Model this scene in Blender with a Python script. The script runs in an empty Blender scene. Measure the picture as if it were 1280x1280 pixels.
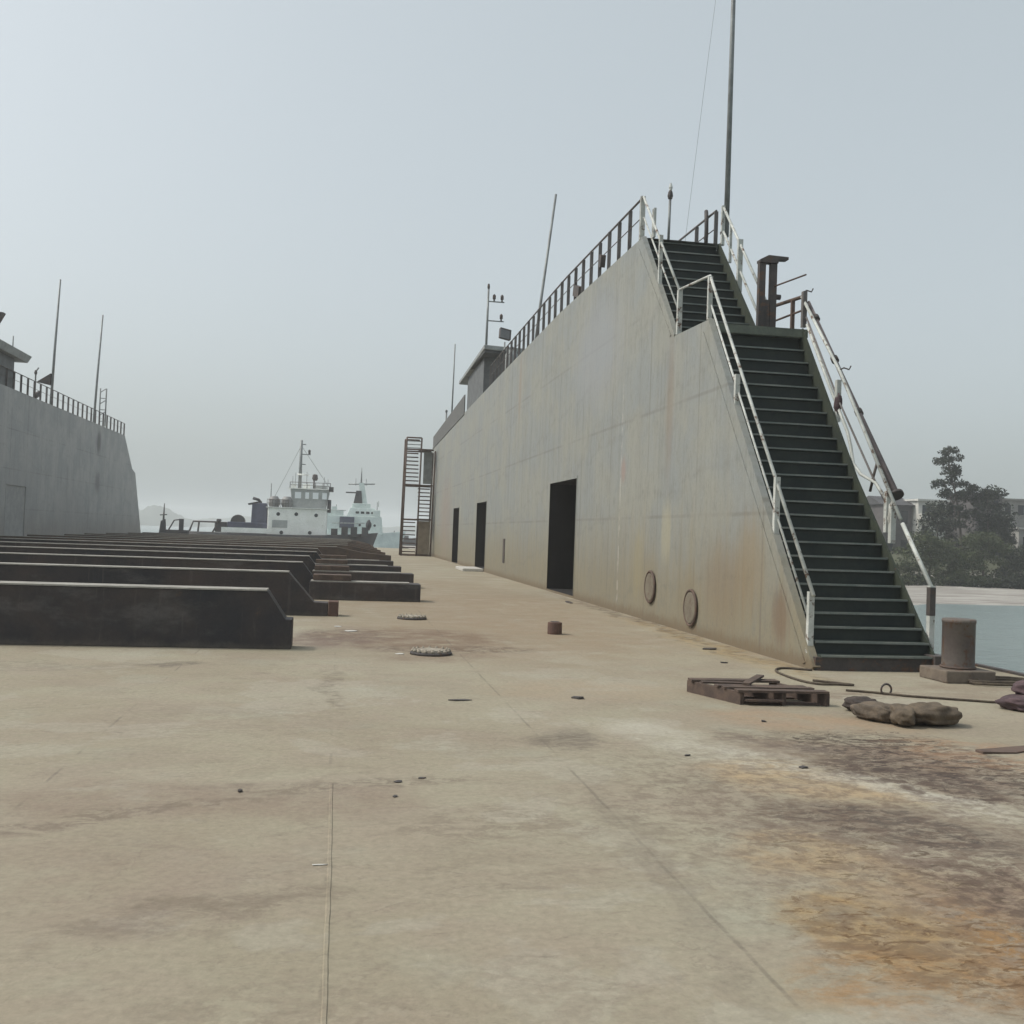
import bpy, math, random
from mathutils import Vector, Matrix, noise as mnoise
random.seed(7)
R = math.radians
S = bpy.context.scene
COL = S.collection

# ------------------------------------------------------------------ camera
CAM_H = 1.6
F_PX, ROLL, YAW, PITCH = 1280.0, R(2.0618), R(9.4936), R(1.2854)
cam_d = bpy.data.cameras.new('camera')
cam_d.sensor_width = 36.0
cam_d.lens = 36.0 * F_PX / 1280.0
cam_d.clip_start = 0.05
cam_d.clip_end = 8000
cam = bpy.data.objects.new('camera', cam_d)
COL.objects.link(cam)
fw = Vector((math.sin(YAW) * math.cos(PITCH), math.cos(YAW) * math.cos(PITCH), math.sin(PITCH)))
rt = Vector((math.cos(YAW), -math.sin(YAW), 0))
up = rt.cross(fw)
# the horizon falls to the right: the camera is rolled anticlockwise
rt2 = rt * math.cos(ROLL) + up * math.sin(ROLL)
up2 = up * math.cos(ROLL) - rt * math.sin(ROLL)
cam.matrix_world = Matrix(((rt2.x, up2.x, -fw.x, 0), (rt2.y, up2.y, -fw.y, 0), (rt2.z, up2.z, -fw.z, CAM_H), (0, 0, 0, 1)))
S.camera = cam

# ------------------------------------------------------------------ world, sun, exposure
SUN_EL, SUN_AZ = R(50), R(-80)          # azimuth from +Y towards +X
w = bpy.data.worlds.new('World')
S.world = w
w.use_nodes = True
nt = w.node_tree
for n in list(nt.nodes):
    nt.nodes.remove(n)
out = nt.nodes.new('ShaderNodeOutputWorld')
bg = nt.nodes.new('ShaderNodeBackground')
sky = nt.nodes.new('ShaderNodeTexSky')
sky.sky_type = 'NISHITA'
sky.sun_disc = False
sky.sun_elevation = SUN_EL
sky.sun_rotation = SUN_AZ
sky.air_density = 1.0
sky.dust_density = 6.0
sky.ozone_density = 1.0
hs = nt.nodes.new('ShaderNodeHueSaturation')
hs.inputs['Saturation'].default_value = 0.42
mx = nt.nodes.new('ShaderNodeMix')
mx.data_type = 'RGBA'
mx.inputs[0].default_value = 0.32       # veil of high thin cloud over the clear sky
mx.inputs[7].default_value = (5.75, 6.7, 6.8, 1)
nt.links.new(sky.outputs[0], hs.inputs['Color'])
nt.links.new(hs.outputs[0], mx.inputs[6])
nt.links.new(mx.outputs[2], bg.inputs['Color'])
bg.inputs['Strength'].default_value = 0.15
nt.links.new(bg.outputs[0], out.inputs['Surface'])

sl = bpy.data.lights.new('sun', 'SUN')
sl.energy = 1.9
sl.angle = R(6)
sl.color = (1.0, 0.94, 0.84)
so = bpy.data.objects.new('sun', sl)
COL.objects.link(so)
to_sun = Vector((math.sin(SUN_AZ) * math.cos(SUN_EL), math.cos(SUN_AZ) * math.cos(SUN_EL), math.sin(SUN_EL)))
so.rotation_euler = to_sun.to_track_quat('Z', 'Y').to_euler()
so.location = to_sun * 60

S.view_settings.view_transform = 'Standard'
S.view_settings.look = 'None'
S.view_settings.exposure = 0.0
S.view_settings.gamma = 1.0
S.render.engine = 'CYCLES'
S.cycles.max_bounces = 6
S.cycles.volume_bounces = 3
S.cycles.use_denoising = True

# ------------------------------------------------------------------ mesh builder
class MB:
    def __init__(s):
        s.v, s.f, s.sm, s.mi = [], [], [], []
    def face(s, idx, smooth=False, mi=0):
        s.f.append(idx); s.sm.append(smooth); s.mi.append(mi)
    def poly(s, pts, smooth=False, mi=0):
        b = len(s.v); s.v += [tuple(p) for p in pts]
        s.face(list(range(b, b + len(pts))), smooth, mi); return s
    def hexa(s, p, mi=0):               # 8 points: bottom ring 0-3 anticlockwise from above, top ring 4-7
        b = len(s.v); s.v += [tuple(q) for q in p]
        for q in ((3, 2, 1, 0), (4, 5, 6, 7), (0, 1, 5, 4), (1, 2, 6, 5), (2, 3, 7, 6), (3, 0, 4, 7)):
            s.face([b + i for i in q], False, mi)
        return s
    def box(s, x0, x1, y0, y1, z0, z1, mi=0):
        return s.hexa([(x0, y0, z0), (x1, y0, z0), (x1, y1, z0), (x0, y1, z0), (x0, y0, z1), (x1, y0, z1), (x1, y1, z1), (x0, y1, z1)], mi)
    def rbox(s, c, size, rz=0.0, tilt=(0, 0), mi=0):   # centre, size, yaw, tilt about x and y
        m = Matrix.Rotation(rz, 3, 'Z') @ Matrix.Rotation(tilt[0], 3, 'X') @ Matrix.Rotation(tilt[1], 3, 'Y')
        c = Vector(c); a, b_, d = [q / 2 for q in size]
        pts = [(-a, -b_, -d), (a, -b_, -d), (a, b_, -d), (-a, b_, -d), (-a, -b_, d), (a, -b_, d), (a, b_, d), (-a, b_, d)]
        return s.hexa([c + m @ Vector(q) for q in pts], mi)
    def bar(s, p, q, wx, wy, ref=(0, 0, 1)):           # rectangular bar between two points
        p, q = Vector(p), Vector(q); d = (q - p).normalized()
        a = d.cross(Vector(ref))
        if a.length < 1e-4: a = d.cross(Vector((0, 1, 0)))
        a.normalize(); b_ = a.cross(d)
        A, B = a * wx / 2, b_ * wy / 2
        return s.hexa([p - A - B, p + A - B, p + A + B, p - A + B, q - A - B, q + A - B, q + A + B, q - A + B])
    def tube(s, path, r, n=8, caps=True, closed=False):
        path = [Vector(p) for p in path]; rs = r if isinstance(r, (list, tuple)) else [r] * len(path)
        rings = []; ref = None
        for i, p in enumerate(path):
            if closed:
                d = path[(i + 1) % len(path)] - path[i - 1]
            else:
                d = path[min(i + 1, len(path) - 1)] - path[max(i - 1, 0)]
            d.normalize()
            if ref is None:
                ref = d.cross(Vector((0, 0, 1)))
                if ref.length < 1e-3: ref = d.cross(Vector((0, 1, 0)))
            a = (ref - d * ref.dot(d)).normalized(); ref = a; b_ = d.cross(a)
            base = len(s.v)
            for k in range(n):
                t = 2 * math.pi * k / n
                s.v.append(tuple(p + (a * math.cos(t) + b_ * math.sin(t)) * rs[i]))
            rings.append(base)
        m = len(rings)
        for i in range(m if closed else m - 1):
            A, B = rings[i], rings[(i + 1) % m]
            for k in range(n):
                k2 = (k + 1) % n
                s.face([A + k, A + k2, B + k2, B + k], True)
        if caps and not closed:
            s.face([rings[0] + k for k in reversed(range(n))]); s.face([rings[-1] + k for k in range(n)])
        return s
    def cyl(s, c0, c1, r, n=20):
        return s.tube([c0, c1], r, n)
    def lathe(s, c, prof, n=24, axis='Z'):             # prof: (radius, height) pairs
        rings = []
        for (r, h) in prof:
            b = len(s.v)
            for k in range(n):
                t = 2 * math.pi * k / n; a, e = r * math.cos(t), r * math.sin(t)
                if axis == 'Z': s.v.append((c[0] + a, c[1] + e, c[2] + h))
                elif axis == 'X': s.v.append((c[0] + h, c[1] + a, c[2] + e))
                else: s.v.append((c[0] + e, c[1] + h, c[2] + a))
            rings.append(b)
        for i in range(len(rings) - 1):
            A, B = rings[i], rings[i + 1]
            for k in range(n):
                k2 = (k + 1) % n; s.face([A + k, A + k2, B + k2, B + k], abs(prof[i][1] - prof[i + 1][1]) > 1e-6 and abs(prof[i][0] - prof[i + 1][0]) < 1e-6)
        s.face([rings[0] + k for k in reversed(range(n))]); s.face([rings[-1] + k for k in range(n)])
        return s
    def ball(s, c, r, nu=14, nv=9, lump=0.0, sq=1.0, rz=0.0, seed=0.0):
        rx, ry, rz_ = r; base = len(s.v)
        for j in range(nv + 1):
            ph = math.pi * j / nv
            for i in range(nu):
                th = 2 * math.pi * i / nu
                d = Vector((math.sin(ph) * math.cos(th), math.sin(ph) * math.sin(th), math.cos(ph)))
                k = 1 + lump * mnoise.noise(d * 2.2 + Vector((seed, seed * .7, 0)))
                sgn = lambda q: math.copysign(abs(q) ** sq, q)
                x, y, z = sgn(d.x) * rx * k, sgn(d.y) * ry * k, sgn(d.z) * rz_ * k
                s.v.append((c[0] + x * math.cos(rz) - y * math.sin(rz), c[1] + x * math.sin(rz) + y * math.cos(rz), c[2] + z))
        for j in range(nv):
            for i in range(nu):
                i2 = (i + 1) % nu
                s.face([base + j * nu + i, base + (j + 1) * nu + i, base + (j + 1) * nu + i2, base + j * nu + i2], True)
        return s
    def prism_x(s, prof, x0, x1, mi=0):                # (y, z) outline swept along x
        n = len(prof); b = len(s.v)
        s.v += [(x0, y, z) for y, z in prof] + [(x1, y, z) for y, z in prof]
        s.face([b + i for i in range(n)], False, mi); s.face([b + n + i for i in reversed(range(n))], False, mi)
        for i in range(n):
            j = (i + 1) % n; s.face([b + i, b + n + i, b + n + j, b + j], False, mi)
        return s
    def prism_y(s, prof, y0, y1, mi=0):                # (x, z) outline swept along y
        n = len(prof); b = len(s.v)
        s.v += [(x, y0, z) for x, z in prof] + [(x, y1, z) for x, z in prof]
        s.face([b + i for i in range(n)], False, mi); s.face([b + n + i for i in reversed(range(n))], False, mi)
        for i in range(n):
            j = (i + 1) % n; s.face([b + i, b + j, b + n + j, b + n + i][::-1], False, mi)
        return s
    def build(s, name, mat, parent=None, origin=None, bevel=0.0, fix=True):
        o = Vector(origin) if origin is not None else (Vector(parent['_w']) if parent is not None else Vector((0, 0, 0)))
        me = bpy.data.meshes.new(name)
        me.from_pydata([tuple(Vector(p) - o) for p in s.v], [], s.f)
        me.polygons.foreach_set('use_smooth', s.sm)
        mats = mat if isinstance(mat, (list, tuple)) else [mat]
        for m in mats: me.materials.append(m)
        if len(mats) > 1: me.polygons.foreach_set('material_index', s.mi)
        if fix:
            import bmesh
            bm = bmesh.new(); bm.from_mesh(me); bmesh.ops.recalc_face_normals(bm, faces=bm.faces); bm.to_mesh(me); bm.free()
        me.update()
        ob = bpy.data.objects.new(name, me); COL.objects.link(ob)
        if parent is not None:
            ob.parent = parent; ob.location = o - Vector(parent['_w'])
        else:
            ob.location = o
        ob['_w'] = tuple(o)
        if bevel:
            b = ob.modifiers.new('bevel', 'BEVEL'); b.width = bevel; b.segments = 2; b.limit_method = 'ANGLE'; b.angle_limit = R(40)
        return ob

def thing(name, label, cat, loc, group=None):
    o = bpy.data.objects.new(name, None); COL.objects.link(o); o.empty_display_size = 0.3
    o.location = loc; o['_w'] = tuple(loc); o['label'] = label; o['category'] = cat
    if group: o['group'] = group
    return o
def tag(o, label, cat, group=None):
    o['label'] = label; o['category'] = cat
    if group: o['group'] = group
    return o
def struct(o):
    o['kind'] = 'structure'; return o
def dup_tree(root, loc, label):
    r = root.copy(); COL.objects.link(r); r.location = loc; r['label'] = label
    for ch in [c for c in root.children]:
        c = ch.copy(); COL.objects.link(c); c.parent = r
        for g in [q for q in ch.children]:
            d = g.copy(); COL.objects.link(d); d.parent = c
    return r

# ------------------------------------------------------------------ materials
class NM:
    def __init__(s, name, rough=0.7, metal=0.0, spec=0.3):
        s.m = bpy.data.materials.new(name); s.m.use_nodes = True
        s.t = s.m.node_tree; s.b = s.t.nodes['Principled BSDF']
        s.b.inputs['Roughness'].default_value = rough; s.b.inputs['Metallic'].default_value = metal
        s.b.inputs['Specular IOR Level'].default_value = spec
        s.P = s.t.nodes.new('ShaderNodeNewGeometry').outputs['Position']
    def n(s, k): return s.t.nodes.new(k)
    def l(s, a, b): s.t.links.new(a, b)
    def setin(s, sock, v):
        if hasattr(v, 'is_output'): s.l(v, sock)
        elif isinstance(v, (tuple, list)) and len(v) == 3 and sock.type == 'RGBA': sock.default_value = (*v, 1)
        else: sock.default_value = v
    def scale(s, v, k):
        n = s.n('ShaderNodeVectorMath'); n.operation = 'MULTIPLY'; s.l(v, n.inputs[0]); n.inputs[1].default_value = k; return n.outputs[0]
    def noise(s, v, sc, det=5, rough=0.6, dist=0.0, col=False):
        n = s.n('ShaderNodeTexNoise'); s.l(v, n.inputs['Vector']); n.inputs['Scale'].default_value = sc
        n.inputs['Detail'].default_value = det; n.inputs['Roughness'].default_value = rough; n.inputs['Distortion'].default_value = dist
        return n.outputs['Color' if col else 'Fac']
    def ramp(s, v, a, b, lo=0.0, hi=1.0, smooth=True):
        n = s.n('ShaderNodeMapRange'); n.interpolation_type = 'SMOOTHSTEP' if smooth else 'LINEAR'
        s.l(v, n.inputs['Value']); n.inputs['From Min'].default_value = a; n.inputs['From Max'].default_value = b
        n.inputs['To Min'].default_value = lo; n.inputs['To Max'].default_value = hi; return n.outputs[0]
    def math(s, op, a, b=0.0):
        n = s.n('ShaderNodeMath'); n.operation = op; s.setin(n.inputs[0], a); s.setin(n.inputs[1], b); return n.outputs[0]
    def mix(s, f, a, b):
        n = s.n('ShaderNodeMix'); n.data_type = 'RGBA'; s.setin(n.inputs[0], f); s.setin(n.inputs[6], a); s.setin(n.inputs[7], b); return n.outputs[2]
    def mul(s, a, k):                                   # colour times grey value
        n = s.n('ShaderNodeMix'); n.data_type = 'RGBA'; n.blend_type = 'MULTIPLY'; n.inputs[0].default_value = 1
        s.setin(n.inputs[6], a); s.setin(n.inputs[7], k); return n.outputs[2]
    def sep(s, v):
        n = s.n('ShaderNodeSeparateXYZ'); s.l(v, n.inputs[0]); return n.outputs
    def blob(s, v, c, r, rot=0.0, soft=0.55):           # soft-edged ellipse on the ground, 1 inside
        n = s.n('ShaderNodeMapping'); n.vector_type = 'TEXTURE'; s.l(v, n.inputs['Vector'])
        n.inputs['Location'].default_value = (c[0], c[1], 0); n.inputs['Rotation'].default_value = (0, 0, R(rot)); n.inputs['Scale'].default_value = (r[0], r[1], 1000)
        q = s.n('ShaderNodeVectorMath'); q.operation = 'LENGTH'; s.l(n.outputs[0], q.inputs[0])
        return s.ramp(q.outputs['Value'], 1.15, soft)
    def bump(s, h, strength=0.3, dist=0.02):
        n = s.n('ShaderNodeBump'); n.inputs['Strength'].default_value = strength; n.inputs['Distance'].default_value = dist
        s.l(h, n.inputs['Height']); s.l(n.outputs[0], s.b.inputs['Normal'])
    def color(s, c): s.setin(s.b.inputs['Base Color'], c); return s
    def rough(s, v): s.l(v, s.b.inputs['Roughness'])

def worn(name, c1, c2, rough=0.65, metal=0.0, rust=0.0, sc=2.5, spec=0.3, bump=0.25, rustc=(0.085, 0.05, 0.034)):
    m = NM(name, rough, metal, spec)
    a = m.ramp(m.noise(m.P, sc, 6, 0.65), 0.35, 0.65)
    c = m.mix(a, c1, c2)
    f = m.noise(m.P, sc * 9, 5, 0.7)
    c = m.mul(c, m.mix(f, (0.72, 0.72, 0.72), (1.22, 1.22, 1.22)))
    if rust:
        r = m.ramp(m.noise(m.P, sc * 1.7 + 1.3, 8, 0.75), 0.72 - rust * 0.3, 0.78 - rust * 0.25)
        c = m.mix(r, c, m.mix(f, rustc, tuple(q * 1.5 for q in rustc)))
    m.color(c); m.bump(f, bump, 0.01)
    return m.m

WHITE = worn('white_rail_paint', (0.52, 0.54, 0.51), (0.38, 0.40, 0.375), 0.6, rust=0.6)
GREYP = worn('grey_rail_paint', (0.15, 0.142, 0.138), (0.105, 0.097, 0.092), 0.6, rust=0.45)
GALV = worn('galvanised_pole', (0.24, 0.26, 0.26), (0.17, 0.18, 0.18), 0.5, 0.3)
DARKM = worn('dark_steel', (0.055, 0.05, 0.05), (0.08, 0.07, 0.065), 0.6, rust=0.6)
RUSTM = worn('rusty_steel', (0.125, 0.088, 0.07), (0.085, 0.062, 0.052), 0.85, rust=0.5)
def block_material():
    m = NM('black_block_paint', 0.62, 0, 0.3)
    c = m.mix(m.ramp(m.noise(m.P, .55, 5, .6), .35, .65), (0.026, 0.027, 0.032), (0.060, 0.047, 0.043))
    c = m.mix(m.math('MULTIPLY', m.ramp(m.noise(m.scale(m.P, (.7, .7, 1.6)), 1.5, 7, .7), .52, .70), .45), c, (0.115, 0.110, 0.105))
    c = m.mix(m.math('MULTIPLY', m.ramp(m.noise(m.scale(m.P, (6, 1, .5)), 1.4, 6, .7), .56, .68), .35), c, (0.10, 0.088, 0.08))
    c = m.mix(m.math('MULTIPLY', m.ramp(m.math('ADD', m.sep(m.P)[2], m.math('MULTIPLY', m.noise(m.P, 4, 6, .7), .22)), .22, .08), .6), c, (0.13, 0.115, 0.095))
    c = m.mix(m.math('MULTIPLY', m.ramp(m.noise(m.P, 3.2, 9, .78), .62, .70), .7), c, (0.085, 0.052, 0.036))
    f = m.noise(m.P, 20, 6, .75); c = m.mul(c, m.mix(f, (.65, .65, .65), (1.3, 1.3, 1.3)))
    m.color(c); m.bump(m.math('ADD', f, m.noise(m.P, 2.5, 5)), .35, .02); return m.m
BLOCKM = block_material()
BLOCKT = worn('block_top_highlight', (0.34, 0.33, 0.30), (0.25, 0.24, 0.215), 0.8, rust=0.3)  # pale grey paints the highlight along the block tops
BLOCKR = worn('brown_block_rust', (0.10, 0.072, 0.058), (0.065, 0.05, 0.044), 0.8, rust=0.6, sc=1.4)
TREADM = worn('dark_green_tread', (0.030, 0.042, 0.038), (0.046, 0.058, 0.048), 0.6, rust=0.25, sc=3)
NOSEM = worn('scuffed_nosing', (0.13, 0.155, 0.145), (0.21, 0.225, 0.205), 0.55, sc=2.2)
STRGM = worn('mossy_stringer', (0.030, 0.038, 0.032), (0.045, 0.054, 0.038), 0.7, rust=0.3, sc=3)
WOODM = worn('weathered_wood', (0.115, 0.082, 0.064), (0.07, 0.052, 0.045), 0.85, sc=5)
SACKM = worn('dirty_sacking', (0.15, 0.12, 0.09), (0.09, 0.075, 0.06), 0.95, sc=9, bump=0.8)
SACKL = worn('pale_cloth', (0.45, 0.45, 0.42), (0.34, 0.34, 0.31), 0.95, sc=9, bump=0.8)
SACKB = worn('tan_sacking', (0.150, 0.118, 0.084), (0.088, 0.070, 0.052), 0.95, sc=5, bump=1.0)
SACKD = worn('dark_sacking', (0.075, 0.06, 0.052), (0.045, 0.038, 0.035), 0.95, sc=9, bump=0.8)
SACKP = worn('purple_sacking', (0.11, 0.075, 0.08), (0.07, 0.05, 0.055), 0.95, sc=9, bump=0.8)
ROPEM = worn('old_rope', (0.11, 0.09, 0.065), (0.07, 0.055, 0.045), 0.95, sc=14, bump=0.8)
BOLLM = worn('bollard_grey', (0.13, 0.115, 0.10), (0.095, 0.08, 0.075), 0.65, rust=0.65, sc=3)
BRICKM = worn('rust_red_iron', (0.135, 0.08, 0.062), (0.095, 0.06, 0.05), 0.85, rust=0.5, sc=6)
PALEM = worn('pale_chalky_iron', (0.36, 0.33, 0.27), (0.24, 0.21, 0.17), 0.85, rust=0.4, sc=9)
SHIPW = worn('ship_white', (0.90, 0.91, 0.87), (0.80, 0.81, 0.76), 0.5, rust=0.28, sc=0.9)
SHIPV = worn('ship_grey', (0.40, 0.42, 0.41), (0.32, 0.34, 0.335), 0.5, rust=0.3, sc=0.9)
SHIPG = worn('ship_pale_green', (0.66, 0.74, 0.71), (0.55, 0.63, 0.61), 0.5, rust=0.25, sc=0.8)
SHIPB = worn('ship_blue', (0.085, 0.095, 0.145), (0.06, 0.07, 0.105), 0.5, rust=0.2, sc=1)
SHIPD = worn('ship_dark', (0.04, 0.045, 0.05), (0.06, 0.055, 0.055), 0.6, rust=0.5, sc=1)
PLATEW = worn('white_scrap', (0.55, 0.54, 0.5), (0.42, 0.41, 0.38), 0.8, sc=12)
gm = NM('dark_glass', 0.12, 0.0, 0.5); gm.color((0.02, 0.025, 0.03)); GLASS = gm.m
gm = NM('sky_tint_glass', 0.15, 0.0, 0.5); gm.color((0.78, 0.82, 0.83)); PGLASS = gm.m  # pale colour stands in for sky reflected in the wheelhouse panes
gm = NM('painted_recess_shade', 0.9); gm.color(gm.mix(gm.noise(gm.P, 2, 4), (0.010, 0.010, 0.011), (0.022, 0.021, 0.021))); RECESS = gm.m  # near-black colour paints the shade inside the doorways
gm = NM('lamp_lens', 0.2); gm.color((0.5, 0.52, 0.5)); LENS = gm.m

def deck_material():
    m = NM('dirty_steel_deck', 0.85, 0, 0.2)
    P = m.P
    wn = m.noise(P, 0.9, 5, 0.6, col=True)
    wv = m.n('ShaderNodeVectorMath'); wv.operation = 'MULTIPLY_ADD'
    m.l(wn, wv.inputs[0]); wv.inputs[1].default_value = (1.1, 1.1, 0); m.l(P, wv.inputs[2])
    off = m.n('ShaderNodeVectorMath'); off.operation = 'SUBTRACT'; m.l(wv.outputs[0], off.inputs[0]); off.inputs[1].default_value = (0.55, 0.55, 0)
    W = off.outputs[0]                                     # warped position
    n1 = m.ramp(m.noise(P, 0.35, 6, 0.6, 0.4), 0.33, 0.68)
    n2 = m.ramp(m.noise(m.scale(P, (0.8, 1.2, 1)), 1.2, 8, 0.68, 0.4), 0.38, 0.66)
    n3 = m.noise(P, 22, 8, 0.72)
    n4 = m.noise(m.scale(P, (1.2, 2.6, 1)), 2.2, 9, 0.74, 0.5)
    c = m.mix(n1, (0.296, 0.274, 0.206), (0.255, 0.224, 0.164))
    c = m.mix(m.math('MULTIPLY', n2, 0.55), c, (0.268, 0.220, 0.168))
    g = m.ramp(m.noise(P, 0.75, 5, 0.6), 0.52, 0.72)
    c = m.mix(m.math('MULTIPLY', g, 0.45), c, (0.300, 0.300, 0.238))
    sp = m.ramp(m.noise(P, 42, 5, 0.85), 0.56, 0.66)
    c = m.mix(m.math('MULTIPLY', m.math('MULTIPLY', sp, m.ramp(m.noise(P, 1.7, 5, 0.7), 0.4, 0.65)), 0.5), c, (0.13, 0.105, 0.08))
    sp2 = m.ramp(m.noise(P, 38, 5, 0.8, 0.2), 0.62, 0.72)
    c = m.mix(m.math('MULTIPLY', m.math('MULTIPLY', sp2, m.ramp(m.noise(P, 1.1, 5, 0.7), 0.45, 0.65)), 0.4), c, (0.44, 0.42, 0.36))
    # tide marks of dried puddles: thin contour lines, dark outside and pale inside
    td = m.noise(P, 0.55, 7, 0.6, 0.3)
    lim = m.ramp(m.noise(P, 1.9, 6, 0.7), 0.42, 0.62)
    for lv, cl_, k0 in ((0.50, (0.15, 0.122, 0.095), 0.28), (0.508, (0.38, 0.365, 0.30), 0.12), (0.57, (0.16, 0.13, 0.10), 0.25), (0.43, (0.155, 0.125, 0.098), 0.22)):
        a_ = m.math('ABSOLUTE', m.math('SUBTRACT', td, lv))
        c = m.mix(m.math('MULTIPLY', m.math('MULTIPLY', m.ramp(a_, 0.006, 0.001), lim), k0), c, cl_)
    pud = m.math('MULTIPLY', m.ramp(td, 0.555, 0.585), 0.18)
    c = m.mix(pud, c, (0.20, 0.168, 0.13))
    pud = m.math('MULTIPLY', m.ramp(td, 0.450, 0.420), 0.22)
    c = m.mix(pud, c, (0.37, 0.355, 0.30))
    # grime that the trucks and feet left, darker streaks across the dock
    st = m.ramp(n4, 0.53, 0.72)
    c = m.mix(m.math('MULTIPLY', st, 0.55), c, (0.175, 0.142, 0.112))
    fx = m.ramp(m.noise(m.scale(P, (1, 2.2, 1)), 3.1, 9, 0.75, 0.6), 0.60, 0.71)
    c = m.mix(m.math('MULTIPLY', fx, 0.5), c, (0.15, 0.12, 0.095))
    brk = m.ramp(m.noise(m.scale(P, (1, 1.6, 1)), 3.4, 9, 0.74, 0.5), 0.40, 0.60)
    brk2 = m.ramp(m.noise(P, 8.0, 8, 0.75, 0.3), 0.42, 0.60)
    soft = m.ramp(m.noise(P, 2.2, 8, 0.7), 0.25, 0.65)
    fib = m.ramp(m.noise(m.scale(P, (1.5, 2.3, 1)), 3.6, 10, 0.78, 0.7), 0.44, 0.56)
    blobs = [  # centre, radii, turn, colour, strength, breakup
        ((2.6, 24), (3.6, 13), 0, (0.238, 0.190, 0.132), 0.8, soft),
        ((2.6, 16), (3.0, 3.5), 0, (0.25, 0.198, 0.137), 0.6, soft),
        ((0.9, 15.4), (1.9, 1.7), 0, (0.150, 0.102, 0.072), 0.8, soft),
        ((1.6, 14.0), (1.4, 0.5), 5, (0.105, 0.073, 0.053), 0.75, fib),
        ((0.1, 15.6), (0.9, 1.0), 0, (0.115, 0.084, 0.068), 0.7, fib),
        ((3.4, 22), (2.4, 6), 0, (0.24, 0.175, 0.12), 0.45, fib),
        ((-3.2, 11.8), (1.2, 0.5), 0, (0.19, 0.16, 0.125), 0.5, fib),
        ((-1.0, 8.6), (1.3, 0.8), 10, (0.225, 0.19, 0.145), 0.5, fib),
        ((0.7, 7.8), (0.9, 0.7), -10, (0.225, 0.188, 0.14), 0.45, fib),
        ((1.0, 5.0), (0.8, 0.6), 10, (0.22, 0.185, 0.138), 0.4, fib),
        ((-0.3, 3.4), (0.6, 0.5), 10, (0.215, 0.178, 0.135), 0.45, fib),
        ((0.9, 3.6), (0.5, 0.3), -10, (0.22, 0.182, 0.14), 0.4, fib),
        ((1.3, 13.2), (1.0, 0.55), 10, (0.17, 0.122, 0.09), 0.6, soft),
        ((-0.2, 14.7), (0.9, 0.7), 0, (0.15, 0.108, 0.09), 0.6, soft),
        ((1.78, 8.1), (0.28, 0.5), 0, (0.17, 0.148, 0.118), 0.7, soft),
        ((-1.9, 12.2), (0.5, 0.25), 20, (0.12, 0.105, 0.085), 0.7, brk),
        ((-0.7, 6.2), (1.6, 0.5), -4, (0.215, 0.168, 0.13), 0.7, soft),
        ((-1.2, 4.9), (1.3, 0.7), 0, (0.225, 0.178, 0.138), 0.5, soft),
        ((-0.45, 4.3), (0.45, 0.25), 0, (0.16, 0.125, 0.098), 0.5, brk),
        ((4.3, 8.8), (1.1, 0.6), -25, (0.31, 0.205, 0.125), 0.5, soft),
        ((3.15, 6.6), (0.50, 0.9), 28, (0.40, 0.285, 0.155), 0.55, soft),
        ((2.55, 5.0), (0.5, 0.6), 15, (0.31, 0.21, 0.105), 0.6, soft),
        ((2.25, 4.0), (0.30, 0.62), -8, (0.30, 0.195, 0.080), 0.8, soft),
        ((2.25, 3.55), (0.5, 0.35), -10, (0.27, 0.155, 0.065), 0.75, brk),
        ((2.35, 3.8), (0.45, 0.6), 10, (0.13, 0.085, 0.05), 0.65, fib),
        ((3.2, 3.5), (0.9, 1.5), 10, (0.22, 0.150, 0.098), 0.8, soft),
        ((2.75, 3.7), (0.35, 0.9), 5, (0.27, 0.155, 0.06), 0.75, fib),
        ((3.2, 4.5), (0.6, 0.9), 0, (0.16, 0.118, 0.092), 0.8, fib),
        ((3.35, 5.5), (1.0, 0.42), -38, (0.185, 0.150, 0.112), 0.75, soft),
        ((2.75, 5.6), (0.4, 0.5), 0, (0.17, 0.138, 0.108), 0.8, fib),
        ((4.15, 6.9), (0.58, 1.6), 33, (0.165, 0.120, 0.086), 0.8, soft),
        ((4.4, 7.2), (0.8, 1.3), 25, (0.068, 0.050, 0.040), 0.95, fib),
        ((4.0, 6.5), (0.35, 0.8), 35, (0.06, 0.047, 0.042), 0.9, brk2),
        ((3.3, 5.45), (0.9, 0.3), -38, (0.07, 0.055, 0.046), 0.8, fib),
        ((3.15, 4.2), (0.5, 0.8), 0, (0.07, 0.05, 0.038), 0.7, brk2),
        ((3.55, 7.9), (0.25, 0.7), 25, (0.14, 0.112, 0.09), 0.85, fib),
        ((5.0, 7.3), (0.8, 0.7), 0, (0.27, 0.165, 0.098), 0.6, brk),
        ((3.45, 6.75), (0.30, 1.35), 30, (0.42, 0.40, 0.335), 0.55, brk),
        ((2.75, 8.0), (0.5, 0.9), 30, (0.42, 0.405, 0.34), 0.55, soft),
        ((3.85, 5.95), (0.32, 0.6), 35, (0.42, 0.395, 0.33), 0.55, brk),
        ((7.3, 10.7), (0.9, 0.7), 0, (0.20, 0.155, 0.115), 0.6, soft),
        ((5.6, 13.6), (0.4, 2.8), 2, (0.31, 0.25, 0.15), 0.6, soft),
        ((5.85, 19), (0.22, 9), 0, (0.10, 0.075, 0.05), 0.8, brk),
        ((5.75, 16), (0.35, 5), 1, (0.27, 0.195, 0.095), 0.55, fib),
        ((5.5, 14.5), (0.10, 2.4), 3, (0.13, 0.105, 0.075), 0.6, brk),
        ((2.6, 10.5), (1.3, 0.8), 0, (0.30, 0.24, 0.17), 0.6, soft),
        ((5.7, 10.3), (0.9, 0.35), 10, (0.16, 0.115, 0.085), 0.65, fib),
    ]
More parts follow.
